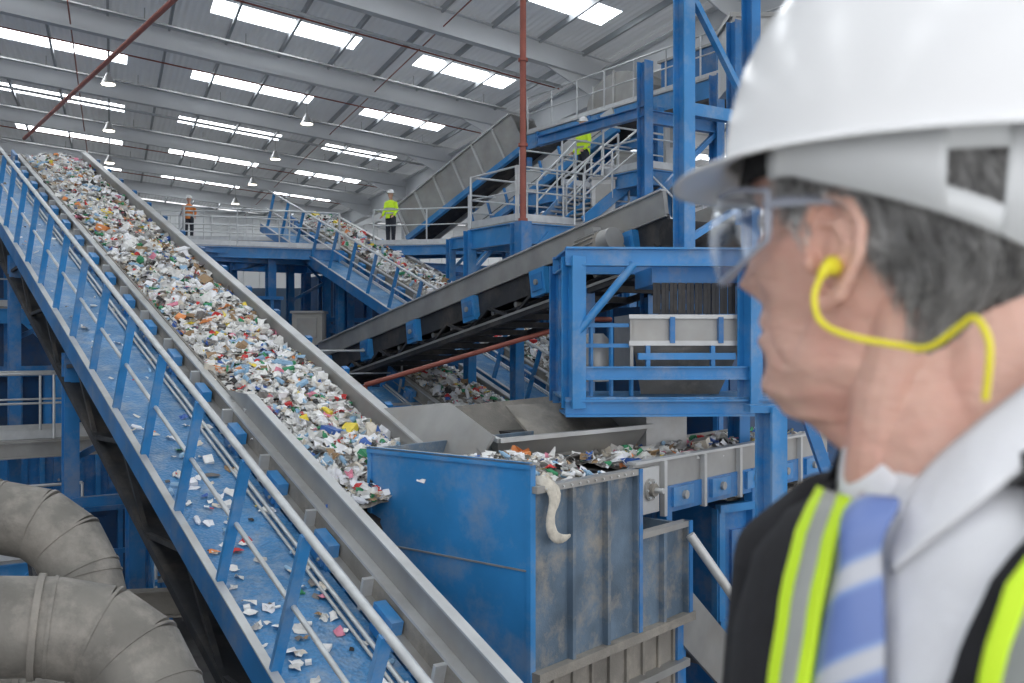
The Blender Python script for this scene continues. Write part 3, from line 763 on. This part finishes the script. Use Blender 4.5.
# ------------------------------------------------------------ foreground man
man=bpy.data.objects.new('man_in_hard_hat',None); scene.collection.objects.link(man)
HM=Matrix(((.695,-.719,0,.2500),(.719,.695,0,.652),(0,0,.965,.054),(0,0,0,1)))
TM=Matrix(((-.34,-.94,0,.297),(.94,-.34,0,.612),(0,0,1,0),(0,0,0,1)))
def facemat():
    m=M('face_skin',(.74,.46,.37),.48,0,.10,14,dirt=(.66,.29,.23),damt=.45,dscale=15)
    nt=m.node_tree;N=nt.nodes;L=nt.links; bs=N['Principled BSDF']
    bs.inputs['Subsurface Weight'].default_value=.10; bs.inputs['Subsurface Radius'].default_value=(.02,.008,.004); bs.inputs['Subsurface Scale'].default_value=.3
    tc=N.new('ShaderNodeTexCoord'); mp=N.new('ShaderNodeMapping'); mp.inputs['Scale'].default_value=(1,1,2.2)
    a=N.new('ShaderNodeTexNoise'); a.inputs['Scale'].default_value=42; a.inputs['Detail'].default_value=6
    v=N.new('ShaderNodeTexVoronoi'); v.feature='DISTANCE_TO_EDGE'; v.inputs['Scale'].default_value=60
    L.new(tc.outputs['Object'],mp.inputs['Vector']); L.new(mp.outputs['Vector'],a.inputs['Vector']); L.new(mp.outputs['Vector'],v.inputs['Vector'])
    b1=N.new('ShaderNodeBump'); b1.inputs['Strength'].default_value=.7; b1.inputs['Distance'].default_value=.005
    b2=N.new('ShaderNodeBump'); b2.inputs['Strength'].default_value=.35; b2.inputs['Distance'].default_value=.002
    L.new(a.outputs['Fac'],b1.inputs['Height']); L.new(v.outputs['Distance'],b2.inputs['Height']); L.new(b1.outputs['Normal'],b2.inputs['Normal']); L.new(b2.outputs['Normal'],bs.inputs['Normal'])
    return m
face=facemat()
HT=[(-.118,.05,-.01,.02),(-.108,.076,-.015,.036),(-.09,.085,-.02,.049),(-.07,.088,-.03,.057),(-.045,.089,-.055,.063),(-.02,.088,-.08,.069),
    (0,.087,-.09,.072),(.03,.087,-.098,.0745),(.06,.091,-.10,.076),(.09,.084,-.098,.073),(.12,.06,-.08,.058),(.14,.025,-.045,.03),(.147,.004,-.01,.006)]
def interp(T,z):
    if z<=T[0][0]: return T[0][1:]
    for a,c in zip(T,T[1:]):
        if z<=c[0]:
            t=(z-a[0])/(c[0]-a[0]); t=t*t*(3-2*t)*.5+t*.5
            return tuple(x+(y-x)*t for x,y in zip(a[1:],c[1:]))
    return T[-1][1:]
def g(x,s): return math.exp(-(x/s)**2)
def headpt(z,ph,off=0.,feat=True):
    yf,yb,hw=interp(HT,z)
    s,c=math.sin(ph),math.cos(ph)
    pw=.86
    x=(hw+off)*math.copysign(abs(s)**pw,s); y=((yf if c>0 else -yb)+off)*math.copysign(abs(c)**.95,c)
    if feat and c>0:
        dy=0
        if z<.042:
            prof=0
            if z>-.014: prof=.029*max(0,min(1,(.042-z)/.056))**.85
            elif z>-.032: prof=.029*max(0,1-(-.014-z)/.016)**.8 if z>-.030 else 0
            wd=.009+.008*max(0,min(1,(.03-z)/.04)); dy+=prof*g(x,wd)
        dy+=.008*g(z+.041,.006)*g(x,.022)+.009*g(z+.056,.007)*g(x,.020)-.005*g(z+.049,.0025)*g(x,.024)
        dy-=.006*g(z+.070,.008)*g(x,.022); dy+=.010*g(z+.090,.014)*g(x,.022)
        dy-=.013*g(z-.028,.013)*(g(x-.031,.017)+g(x+.031,.017)); dy+=.007*g(z-.047,.010)*g(x,.045)
        dy+=.006*g(z+.005,.02)*(g(x-.045,.018)+g(x+.045,.018))
        dy-=.005*g(z+.03,.02)*(g(x-.036,.01)+g(x+.036,.01))
        for sx in(-1,1):
            lx=sx*(.019+(-.012-z)*.42)
            if -.075<z<-.008: dy-=.004*g(x-lx,.004)
            dy-=.0025*g(z-.008+abs(x)*.25,.0025)*g(x-sx*.034,.014)
        y+=dy
    if feat:
        k=math.copysign(1,x)
        x-=k*.006*g(z-.045,.02)*g(y-.045,.025); x+=k*.004*g(z-.006,.016)*g(y-.045,.03)
        x-=k*.006*g(z+.042,.02)*g(y-.045,.02); x+=k*.004*g(z+.075,.012)*g(y-.01,.04)
        x-=k*.002*g(math.sin((z-.028)*380)-1,.5)*g(y-.048,.012)*g(z-.028,.022)
        x-=k*.0022*g(y-.030+(z+.03)*.5,.0035)*g(z+.045,.025)
        nz_=noise.noise(V((x*40,y*40,z*55)))*.0012; x+=k*nz_; y+=nz_
    return V((x,y,z))
b=B(); NZ,NP=130,130; vs=[]
for i in range(NZ+1):
    z=-.118+.265*i/NZ
    for k in range(NP): vs.append(headpt(z,2*math.pi*k/NP))
fs=[]
for i in range(NZ):
    for k in range(NP): fs.append((i*NP+k,i*NP+(k+1)%NP,(i+1)*NP+(k+1)%NP,(i+1)*NP+k))
fs.append(tuple(range(NP-1,-1,-1))); fs.append(tuple(NZ*NP+k for k in range(NP)))
b.add(vs,fs,face,True)
HI=HM.inverted()
npts=[(.258,.646,.035),(.268,.640,-.03),(.284,.625,-.08),(.297,.612,-.15)]; nr=[.054,.058,.062,.068]
b.tube([HI@V(p) for p in npts],nr,face,40)
b.tube([V((0,.045,-.095)),V((0,.0,-.115)),V((0,-.02,-.13))],[.025,.035,.04],face,16)
b.tube([V((0,-.045,.0)),V((0,-.055,-.06)),V((0,-.062,-.14))],[.042,.044,.050],face,20)
EY=.010
for sx in(-1,1):
    b.tube([V((sx*.050,-.030,-.03)),V((sx*.044,-.012,-.09)),V((sx*.03,.0,-.15))],[.018,.020,.020],face,14)
    def E(y,z,o): return V((sx*(.0705+o*.62),y*1.08+EY,z))
    hel=[(.013,.0,.004),(.015,.016,.007),(.009,.029,.010),(-.004,.034,.014),(-.017,.029,.018),(-.0235,.014,.021),(-.022,-.003,.020),(-.015,-.016,.015),(-.008,-.026,.009),(.002,-.032,.006),(.009,-.026,.003)]
    b.tube([E(*q) for q in hel],[.003,.0035,.0036,.0038,.004,.0042,.004,.0042,.0055,.006,.004],face,10)
    b.tube([E(.004,.018,.009),E(-.008,.017,.014),E(-.014,.004,.015),E(-.008,-.010,.011),(E(.002,-.014,.006))],[.0025,.0032,.0035,.0035,.003],face,8)
    b.ell(E(-.006,.003,.005),(.0035,.0165,.029),face,ax=((.9,.0,0),(-sx*.42,.9,0),(0,0,1))); b.ell(E(.011,-.006,.006),(.005,.005,.007),face)
    b.ell(E(-.008,0,0),(.009,.012,.022),face)
b.build('head',man,HM,[('REMESH',dict(mode='VOXEL',voxel_size=.0014,use_smooth_shade=True)),('SMOOTH',dict(factor=.5,iterations=2))])
b=B(); eyew=M('eye_white',(.8,.78,.75),.2,0,.03,10); iris=M('iris',(.08,.12,.16),.2,0,.2,100)
for s in(-1,1):
    b.ell((s*.031,.068,.028),(.0125,.0125,.0125),eyew); b.ell((s*.031,.0785,.028),(.005,.003,.005),iris)
b.build('eyes',man,HM)
hairm=M('grey_hair',(.27,.265,.26),.65,0,.5,90,bump=.8,bscale=260,dirt=(.46,.46,.45),damt=.6,dscale=60)
b=B()
for s in(-1,1):
    for i in range(60):
        x=s*random.uniform(.014,.048); z=.048+.004*math.sin((abs(x)-.014)/.034*3.14)+random.uniform(-.002,.002)
        p=headpt(z,math.asin(min(.99,abs(x)/.075))*s,.001); b.tube([p,p+V((s*.007,.002,.002))],.0005,hairm,4)
b.build('eyebrows',man,HM)
b=B()
def hairok(z,ph):
    a=abs((ph+math.pi)%(2*math.pi)-math.pi)
    if z>.040: return a>math.radians(60)
    if z>.012: return math.radians(60+14*(.04-z)/.028)<a<math.radians(78) or a>math.radians(93)
    return a>math.radians(96+max(0,(.0-z))*600)
nz,npp=60,120; vs=[]
for i in range(nz+1):
    z=-.075+.185*i/nz
    for k in range(npp):
        ph=2*math.pi*k/npp; o=.004+.003*noise.noise(V((math.sin(ph)*9,math.cos(ph)*9,z*60)))
        a=abs((ph+math.pi)%(2*math.pi)-math.pi)
        if z<-.05: o*=max(0,(z+.075)/.025)
        vs.append(headpt(z,ph,o+.006*min(1,max(0,a-1.7)/.4),False))
fs=[]
for i in range(nz):
    z=-.075+.185*(i+.5)/nz
    for k in range(npp):
        if hairok(z,2*math.pi*(k+.5)/npp): fs.append((i*npp+k,i*npp+(k+1)%npp,(i+1)*npp+(k+1)%npp,(i+1)*npp+k))
b.add(vs,fs,hairm,True)
hl=M('hair_strand_light',(.68,.68,.67),.5,0,.3,60); hm=M('hair_strand_mid',(.42,.415,.41),.5,0,.3,60); hd=M('hair_strand_dark',(.14,.135,.13),.5,0,.3,60)
for i in range(17000):
    z=random.uniform(-.068,.085); ph=random.uniform(1.0,2*math.pi-1.0)
    if not hairok(z,ph): continue
    a=abs((ph+math.pi)%(2*math.pi)-math.pi); ex_=.006*min(1,max(0,a-1.7)/.4)
    sgn=1 if ph<math.pi else -1; pts=[]
    L=random.uniform(.014,.028)*(1 if a>1.5 else .6); wob=random.uniform(-.8,.8)
    for j in range(4):
        t=j/3; pts.append(headpt(z-L*t*.85,ph+sgn*L*t*(3.2+wob),.004+ex_+.006*math.sin(t*2.3)+random.uniform(-.0004,.0008),False))
    wv=V((0,0,.00035)) if random.random()<.5 else V((.0004,.0004,.0003))
    vs=[]
    for p in pts: vs+= [p-wv,p+wv]
    cl=noise.noise(V((ph*6,z*30,9)))
    b.add(vs,[(0,1,3,2),(2,3,5,4),(4,5,7,6)],random.choice([hl,hm,hl,hm] if cl>-.05 else [hm,hd,hm,hl]))
b.build('hair',man,HM)
# hard hat
b=B()
def hatpt(ph,e,off=0):
    el_=e*math.pi/2; c=math.cos(el_)**.86; s=math.sin(el_)
    f=math.cos(ph); yy=(.114 if f>0 else .142)+off; xx=.110+off
    ridge=.004*g(math.sin(ph)*c*.11,.02)*(1 if e>.1 else e*10)
    return V((xx*math.sin(ph)*c,yy*f*c-.004-.012*e,.066+(.145+off)*s+ridge))
NPh,NE=96,28; vs=[];fs=[]
rim=[]
for ph_i in range(NPh):
    ph=2*math.pi*ph_i/NPh; f=max(0,math.cos(ph)); rim.append((ph,.007+.036*f**1.5))
rows=[]
for step in(1.0,.5,.06):
    rows.append([hatpt(ph,0)+V((math.sin(ph),math.cos(ph),0))*pk*step+Z*(-.012*step*(max(0,math.cos(ph))**2)-.002*step) for ph,pk in rim])
for e in range(0,NE+1): rows.append([hatpt(ph,e/NE) for ph,pk in rim])
for r_ in rows: vs+=r_
for i in range(len(rows)-1):
    for k in range(NPh): fs.append((i*NPh+k,i*NPh+(k+1)%NPh,(i+1)*NPh+(k+1)%NPh,(i+1)*NPh+k))
b.add(vs,fs,white,True)
b.build('hard_hat_shell',man,HM,[('SOLIDIFY',dict(thickness=.003,offset=1)),('SUBSURF',dict(levels=1,render_levels=1))])
b=B(); hn=M('harness_plastic',(.72,.74,.75),.4,0,.05,10); padm=M('sweatband_black',(.015,.015,.017),.9,0,.2,40)
def band(p0,p1,zf0,zf1,off,mat,n=40):
    vs=[];fs=[]
    for i in range(n+1):
        ph=p0+(p1-p0)*i/n
        for z in(zf0(ph),zf1(ph)): vs.append(headpt(max(min(z,.1),-.09),ph,off,False))
    for i in range(n): fs.append((2*i,2*i+1,2*i+3,2*i+2))
    b.add(vs,fs,mat,True)
dev=lambda ph:abs((ph+PI)%(2*PI)-PI)
hz=lambda ph:.048-.050*max(0,min(1,(dev(ph)-1.35)/1.25))**1.0
r_=math.radians
band(r_(68),r_(292),hz,lambda ph:hz(ph)+.016,.019,hn,80)
band(r_(68),r_(292),lambda ph:.054,lambda ph:.088,.018,hn,80)
for sg in(1,-1):
    band(sg*r_(70),sg*r_(122),hz,lambda ph:.08,.0185,hn,16)
    band(sg*r_(140),sg*r_(152),hz,lambda ph:.08,.0185,hn,8)
b.build('hard_hat_harness',man,HM,[('SOLIDIFY',dict(thickness=.003))])
b=B(); band(-1.25,1.25,lambda ph:.054,lambda ph:.088,.010,padm,40); b.build('hard_hat_sweatband',man,HM,[('SOLIDIFY',dict(thickness=.005))])
def glassmat():
    m=bpy.data.materials.new('clear_goggle_lens'); m.use_nodes=True; nt=m.node_tree; N=nt.nodes;L=nt.links
    for x in list(N): N.remove(x)
    o=N.new('ShaderNodeOutputMaterial'); t=N.new('ShaderNodeBsdfTransparent'); gl=N.new('ShaderNodeBsdfGlossy'); gl.inputs['Roughness'].default_value=.06
    lw=N.new('ShaderNodeLayerWeight'); lw.inputs['Blend'].default_value=.3; mx=N.new('ShaderNodeMixShader')
    t.inputs['Color'].default_value=(.92,.94,.96,1); gl.inputs['Color'].default_value=(.85,.88,.92,1)
    mp=N.new('ShaderNodeMath'); mp.operation='MULTIPLY_ADD'; mp.inputs[1].default_value=.6; mp.inputs[2].default_value=.08
    L.new(lw.outputs['Facing'],mp.inputs[0]); L.new(mp.outputs[0],mx.inputs['Fac']); L.new(t.outputs[0],mx.inputs[1]); L.new(gl.outputs[0],mx.inputs[2]); L.new(mx.outputs[0],o.inputs[0]); return m
gm=glassmat()
def framem():
    m=M('goggle_frame',(.48,.51,.60),.15,0,.05,10); m.node_tree.nodes['Principled BSDF'].inputs['Transmission Weight'].default_value=.3; return m
gf=framem()
def gog(ph,z,off=.0):
    c=max(0,math.cos(ph)); cup=.010*g(abs(ph)-.42,.38)
    return V((.087*math.sin(ph),.106*c**.75+cup+.001,z))+V((math.sin(ph),math.cos(ph),0))*off
A0=1.25
zt=lambda ph:.050-.003*abs(ph)-.004*g(abs(ph)-A0,.25)
zb=lambda ph:-.014+.018*g(ph,.16)+.024*max(0,(abs(ph)-.6)/.65)**1.6
b=B(); vs=[];fs=[];n=48
for i in range(n+1):
    ph=-A0+2*A0*i/n
    for j in range(9):
        t=j/8; vs.append(gog(ph,zb(ph)*(1-t)+zt(ph)*t,.007*math.sin(t*PI)))
for i in range(n):
    for j in range(8): a=i*9+j; fs.append((a,a+1,a+10,a+9))
b.add(vs,fs,gm,True)
b.build('goggle_lens',man,HM)
b=B()
for zf in(zt,zb): b.tube([gog(-A0+2*A0*i/40,zf(-A0+2*A0*i/40)) for i in range(41)],.0020,gf,8)
for s in(-1,1):
    b.tube([gog(s*A0,zt(A0)),gog(s*A0,.03),gog(s*A0,zb(A0))],[.0018,.0035,.0018],gf,8)
    b.tube([gog(s*A0,.034),V((s*.082,.028,.034)),V((s*.080,.012,.034)),V((s*.076,-.010,.030))],[(.006,.0015)]*4,gf,8)
b.build('goggle_frame',man,HM)
yel=M('yellow_plastic',(.90,.80,.03),.35,0,.03,20)
b=B()
b.tube([V((.199,.612,.045)),V((.190,.594,.0450)),V((.187,.588,.0445))],[.0055,.0062,.004],yel,14)
b.tube([V((.187,.588,.046)),V((.1835,.586,.043)),V((.181,.586,.038))],.003,yel,8)
b.build('ear_plug',man)
cu=bpy.data.curves.new('ear_plug_cord','CURVE'); cu.dimensions='3D'; cu.bevel_depth=.0019; cu.bevel_resolution=3; cu.materials.append(yel)
sp=cu.splines.new('NURBS'); P=[(.185,.588,.043),(.179,.586,.035),(.1755,.583,.0243),(.178,.580,.010),(.194,.570,.002),(.217,.560,-.002),(.2275,.546,-.005),(.237,.528,.0087),(.2408,.52,.0143),(.2438,.51,.002),(.2437,.51,-.012),(.2437,.515,-.03)]
sp.points.add(len(P)-1)
for i,p in enumerate(P): sp.points[i].co=(*p,1)
sp.use_endpoint_u=True; sp.order_u=3
co=bpy.data.objects.new('ear_plug_cord',cu); scene.collection.objects.link(co); co.parent=man
# torso
TT=[(-.95,.10,.12,.175),(-.85,.11,.125,.18),(-.75,.115,.125,.182),(-.60,.118,.118,.175),(-.45,.12,.12,.19),(-.32,.115,.125,.205),(-.22,.102,.122,.205),(-.16,.092,.112,.185),(-.125,.084,.10,.15),(-.10,.076,.088,.105),(-.085,.068,.075,.078),(-.04,.058,.062,.062)]
def tp(z,ph,off=0):
    yf,yb,hw=interp(TT,z); s,c=math.sin(ph),math.cos(ph)
    return V(((hw+off)*math.copysign(abs(s)**.85,s),((yf if c>0 else yb)+off)*math.copysign(abs(c)**.85,c),z))
suit=M('black_suit_cloth',(.014,.014,.018),.85,0,.3,60,bump=.2,bscale=400)
b=B(); vs=[];fs=[];n=48;m_=60
for i in range(m_+1):
    z=-.95+.86*i/m_
    for k in range(n): vs.append(tp(z,2*PI*k/n))
for i in range(m_):
    for k in range(n): fs.append((i*n+k,i*n+(k+1)%n,(i+1)*n+(k+1)%n,(i+1)*n+k))
fs.append(tuple(range(n-1,-1,-1))); fs.append(tuple(m_*n+k for k in range(n)))
b.add(vs,fs,suit,True)
for s in(-1,1):
    b.tube([(s*.14,-.01,-.135),(s*.195,-.015,-.18),(s*.235,-.02,-.30),(s*.25,-.02,-.45),(s*.24,.03,-.58),(s*.23,.09,-.69)],[.05,.068,.060,.052,.043,.036],suit,18)
    b.tube([(s*.09,0,-.88),(s*.10,.0,-1.1),(s*.10,.01,-1.25),(s*.10,0,-1.53)],[.095,.08,.066,.055],suit,18)
b.build('suit_body',man,TM,[('REMESH',dict(mode='VOXEL',voxel_size=.007,use_smooth_shade=True)),('SMOOTH',dict(factor=.5,iterations=4))])
b=B()
for s in(-1,1):
    b.ell((s*.10,.06,-1.565),(.045,.13,.035),shoe); b.ell((s*.10,-.02,-1.545),(.042,.055,.05),shoe)
b.build('shoes',man,TM)
b=B()
for s in(-1,1):
    w=V((s*.23,.09,-.69))
    b.tube([w,w+V((0,.02,-.04)),w+V((0,.035,-.08)),w+V((0,.04,-.105))],[(.022,.028),(.018,.038),(.016,.042),(.012,.036)],face,14)
    for f,(dy,L) in enumerate(((.030,.068),(.010,.078),(-.010,.072),(-.029,.056))):
        r0=w+V((0,.04+dy,-.10)); b.tube([r0,r0+V((-s*.004,.005,-L*.45)),r0+V((-s*.016,.008,-L*.78)),r0+V((-s*.03,.006,-L))],[.0095,.0085,.0078,.006],face,8)
    b.tube([w+V((-s*.005,.05,-.04)),w+V((-s*.02,.085,-.07)),w+V((-s*.03,.09,-.10))],[.013,.010,.007],face,8)
b.build('hands',man,TM,[('REMESH',dict(mode='VOXEL',voxel_size=.0028,use_smooth_shade=True))])
shirt=M('white_shirt',(.82,.83,.87),.75,0,.03,30,bump=.25,bscale=28)
def x2ph(z,x,off):
    hw=interp(TT,z)[2]+off; r=min(1,abs(x)/hw)
    return math.copysign(math.asin(min(1,r**(1/.85))),x)
def panel(b,z0,z1,xa,xb,off,mat,n=20,m=50):
    vs=[];fs=[]
    for i in range(m+1):
        z=z0+(z1-z0)*i/m; pa=x2ph(z,xa(z),off); pb=x2ph(z,xb(z),off)
        for k in range(n+1):
            ph=pa+(pb-pa)*k/n; q=tp(z,ph,off); q+=V((0,.0022*noise.noise(V((q.x*14,z*9,off*100))),0)); vs.append(q)
    for i in range(m):
        for k in range(n): a=i*(n+1)+k; fs.append((a,a+1,a+n+2,a+n+1))
    b.add(vs,fs,mat,True)
SM=lambda th:[('SOLIDIFY',dict(thickness=th,offset=1))]
b=B(); panel(b,-.58,-.078,lambda z:-.13,lambda z:.13,.004,shirt,50,60); b.build('shirt_front',man,TM,SM(.002))
joN=lambda z:-(.004+max(0,(z+.50)/.40)*.082)
joF=lambda z:(.004+max(0,(z+.50)/.40)*.062)
b=B()
panel(b,-.80,-.086,joN,lambda z:-.5,.012,suit,30,60); panel(b,-.80,-.086,joF,lambda z:.5,.012,suit,30,60)
b.build('jacket_front',man,TM,SM(.004))
b=B()
def vop(z,k): return k*min(1,max(.06,(z+.72)/.35))
def strap(sg,k,x1,x2,z1=-.36):
    oe=lambda z:(x2 if z>z1 else x2+min(1,(z1-z)/.06)*(.5-x2))
    a=lambda z:sg*vop(z,k); a2=lambda z:sg*(vop(z,k)+.011); a3=lambda z:sg*(vop(z,k)+x1); a4=lambda z:sg*max(vop(z,k)+x1+.010,oe(z))
    panel(b,-.78,-.092,a,a2,.025,hiv,4); panel(b,-.78,-.092,a2,a3,.025,refl,6); panel(b,-.78,-.092,a3,a4,.025,hiv,16)
strap(1,.018,.028,.060); strap(-1,.098,.20,.16)
vs=[];fs=[];n=40;m=40
for i in range(m+1):
    z=-.78+.69*i/m; lim=PI/2 if z<-.34 else PI/2+.55*min(1,(z+.34)/.05)
    for k in range(n+1): ph=lim+(2*PI-2*lim)*k/n; vs.append(tp(z,ph,.021))
for i in range(m):
    for k in range(n): a=i*(n+1)+k; b.add([vs[a],vs[a+1],vs[a+n+2],vs[a+n+1]],[(0,1,2,3)],refl if 14<=i<=16 or 7<=i<=9 else hiv,True)
b.build('hi_vis_vest',man,TM,SM(.003))
czt=lambda ph:-.090+.088*min(1,dev(ph)/1.35)**.85
b=B()
vs=[];fs=[];n=48
for i in range(n+1):
    ph=math.radians(50)+ (2*PI-2*math.radians(50))*i/n
    r0=.076; zt_=czt(ph)-.030
    c,s=math.cos(ph),math.sin(ph)
    vs+= [V((s*r0,c*r0-.004,zt_)),V((s*(r0+.014),c*(r0+.014)-.004,zt_-.002)),V((s*(r0+.040),c*(r0+.032)-.004,zt_-.055)),V((s*(r0+.058),c*(r0+.036)-.004,-.15))]
for i in range(n):
    for j in range(3): a=i*4+j; fs.append((a,a+1,a+5,a+4))
b.add(vs,fs,suit,True); b.build('jacket_collar',man,TM,[('SOLIDIFY',dict(thickness=.003))])
b=B(); vs=[];fs=[];n=60
for i in range(n+1):
    ph=math.radians(5)+(2*PI-math.radians(10))*i/n
    zt_=czt(ph); c,s=math.cos(ph),math.sin(ph); r0=.067; fl=.034+.026*max(0,math.cos(ph))**2
    vs+= [V((s*(r0-.002),c*r0,zt_-.06)),V((s*r0,c*r0,zt_)),V((s*(r0+.004),c*(r0+.004),zt_+.001)),V((s*(r0+.017+.012*max(0,c)),c*(r0+.021)+.006*max(0,c),zt_-fl))]
for i in range(n):
    for j in range(3): a=i*4+j; fs.append((a,a+1,a+5,a+4))
b.add(vs,fs,shirt,True); b.build('shirt_collar',man,TM,[('SOLIDIFY',dict(thickness=.0018)),('SUBSURF',dict(levels=1,render_levels=1))])
def tiemat():
    m=bpy.data.materials.new('striped_tie'); m.use_nodes=True; nt=m.node_tree;N=nt.nodes;L=nt.links; bs=N['Principled BSDF']; bs.inputs['Roughness'].default_value=.32
    tc=N.new('ShaderNodeTexCoord'); mp=N.new('ShaderNodeMapping'); mp.inputs['Rotation'].default_value=(0,math.radians(-35),0); w=N.new('ShaderNodeTexWave'); w.bands_direction='Z'; w.inputs['Scale'].default_value=7; w.inputs['Distortion'].default_value=.0
    L.new(tc.outputs['Object'],mp.inputs['Vector']); L.new(mp.outputs['Vector'],w.inputs['Vector'])
    r=N.new('ShaderNodeValToRGB'); r.color_ramp.elements[0].color=(.17,.25,.55,1); r.color_ramp.elements[1].color=(.58,.60,.66,1)
    r.color_ramp.elements[0].position=.62; r.color_ramp.elements[1].position=.93; e=r.color_ramp.elements.new(.78); e.color=(.25,.36,.66,1)
    L.new(w.outputs['Fac'],r.inputs['Fac']); L.new(r.outputs['Color'],bs.inputs['Base Color']); return m
tm=tiemat(); b=B(); vs=[];fs=[]
TW=[(-.088,.017,.022),(-.10,.022,.030),(-.118,.016,.026),(-.13,.018,.022),(-.16,.026,.021),(-.20,.033,.020),(-.28,.037,.018),(-.40,.042,.015),(-.50,.044,.013),(-.55,.01,.012)]
for z,w,o in TW:
    yf=interp(TT,z)[0]
    for j in range(7):
        t=-1+j/3; vs.append(V((w*t,yf+o+.008*(1-t*t)-.006*abs(t),z)))
for i in range(len(TW)-1):
    for j in range(6): a=i*7+j; fs.append((a,a+1,a+8,a+7))
b.add(vs,fs,tm,True); b.build('necktie',man,TM,[('SUBSURF',dict(levels=2,render_levels=2)),('SOLIDIFY',dict(thickness=.004))])

# ------------------------------------------------------------ light & camera
w=bpy.data.worlds.new('world'); scene.world=w; w.use_nodes=True
w.node_tree.nodes['Background'].inputs[0].default_value=(.97,.975,1,1); w.node_tree.nodes['Background'].inputs[1].default_value=1.55
cam=bpy.data.cameras.new('camera'); cam.lens=35.156; cam.sensor_width=36; cam.clip_start=.05; cam.clip_end=300
cam.dof.use_dof=True; cam.dof.focus_distance=14; cam.dof.aperture_fstop=7.0
co=bpy.data.objects.new('camera',cam); co.location=(0,0,0); co.rotation_euler=(math.radians(90),0,0); scene.collection.objects.link(co); scene.camera=co
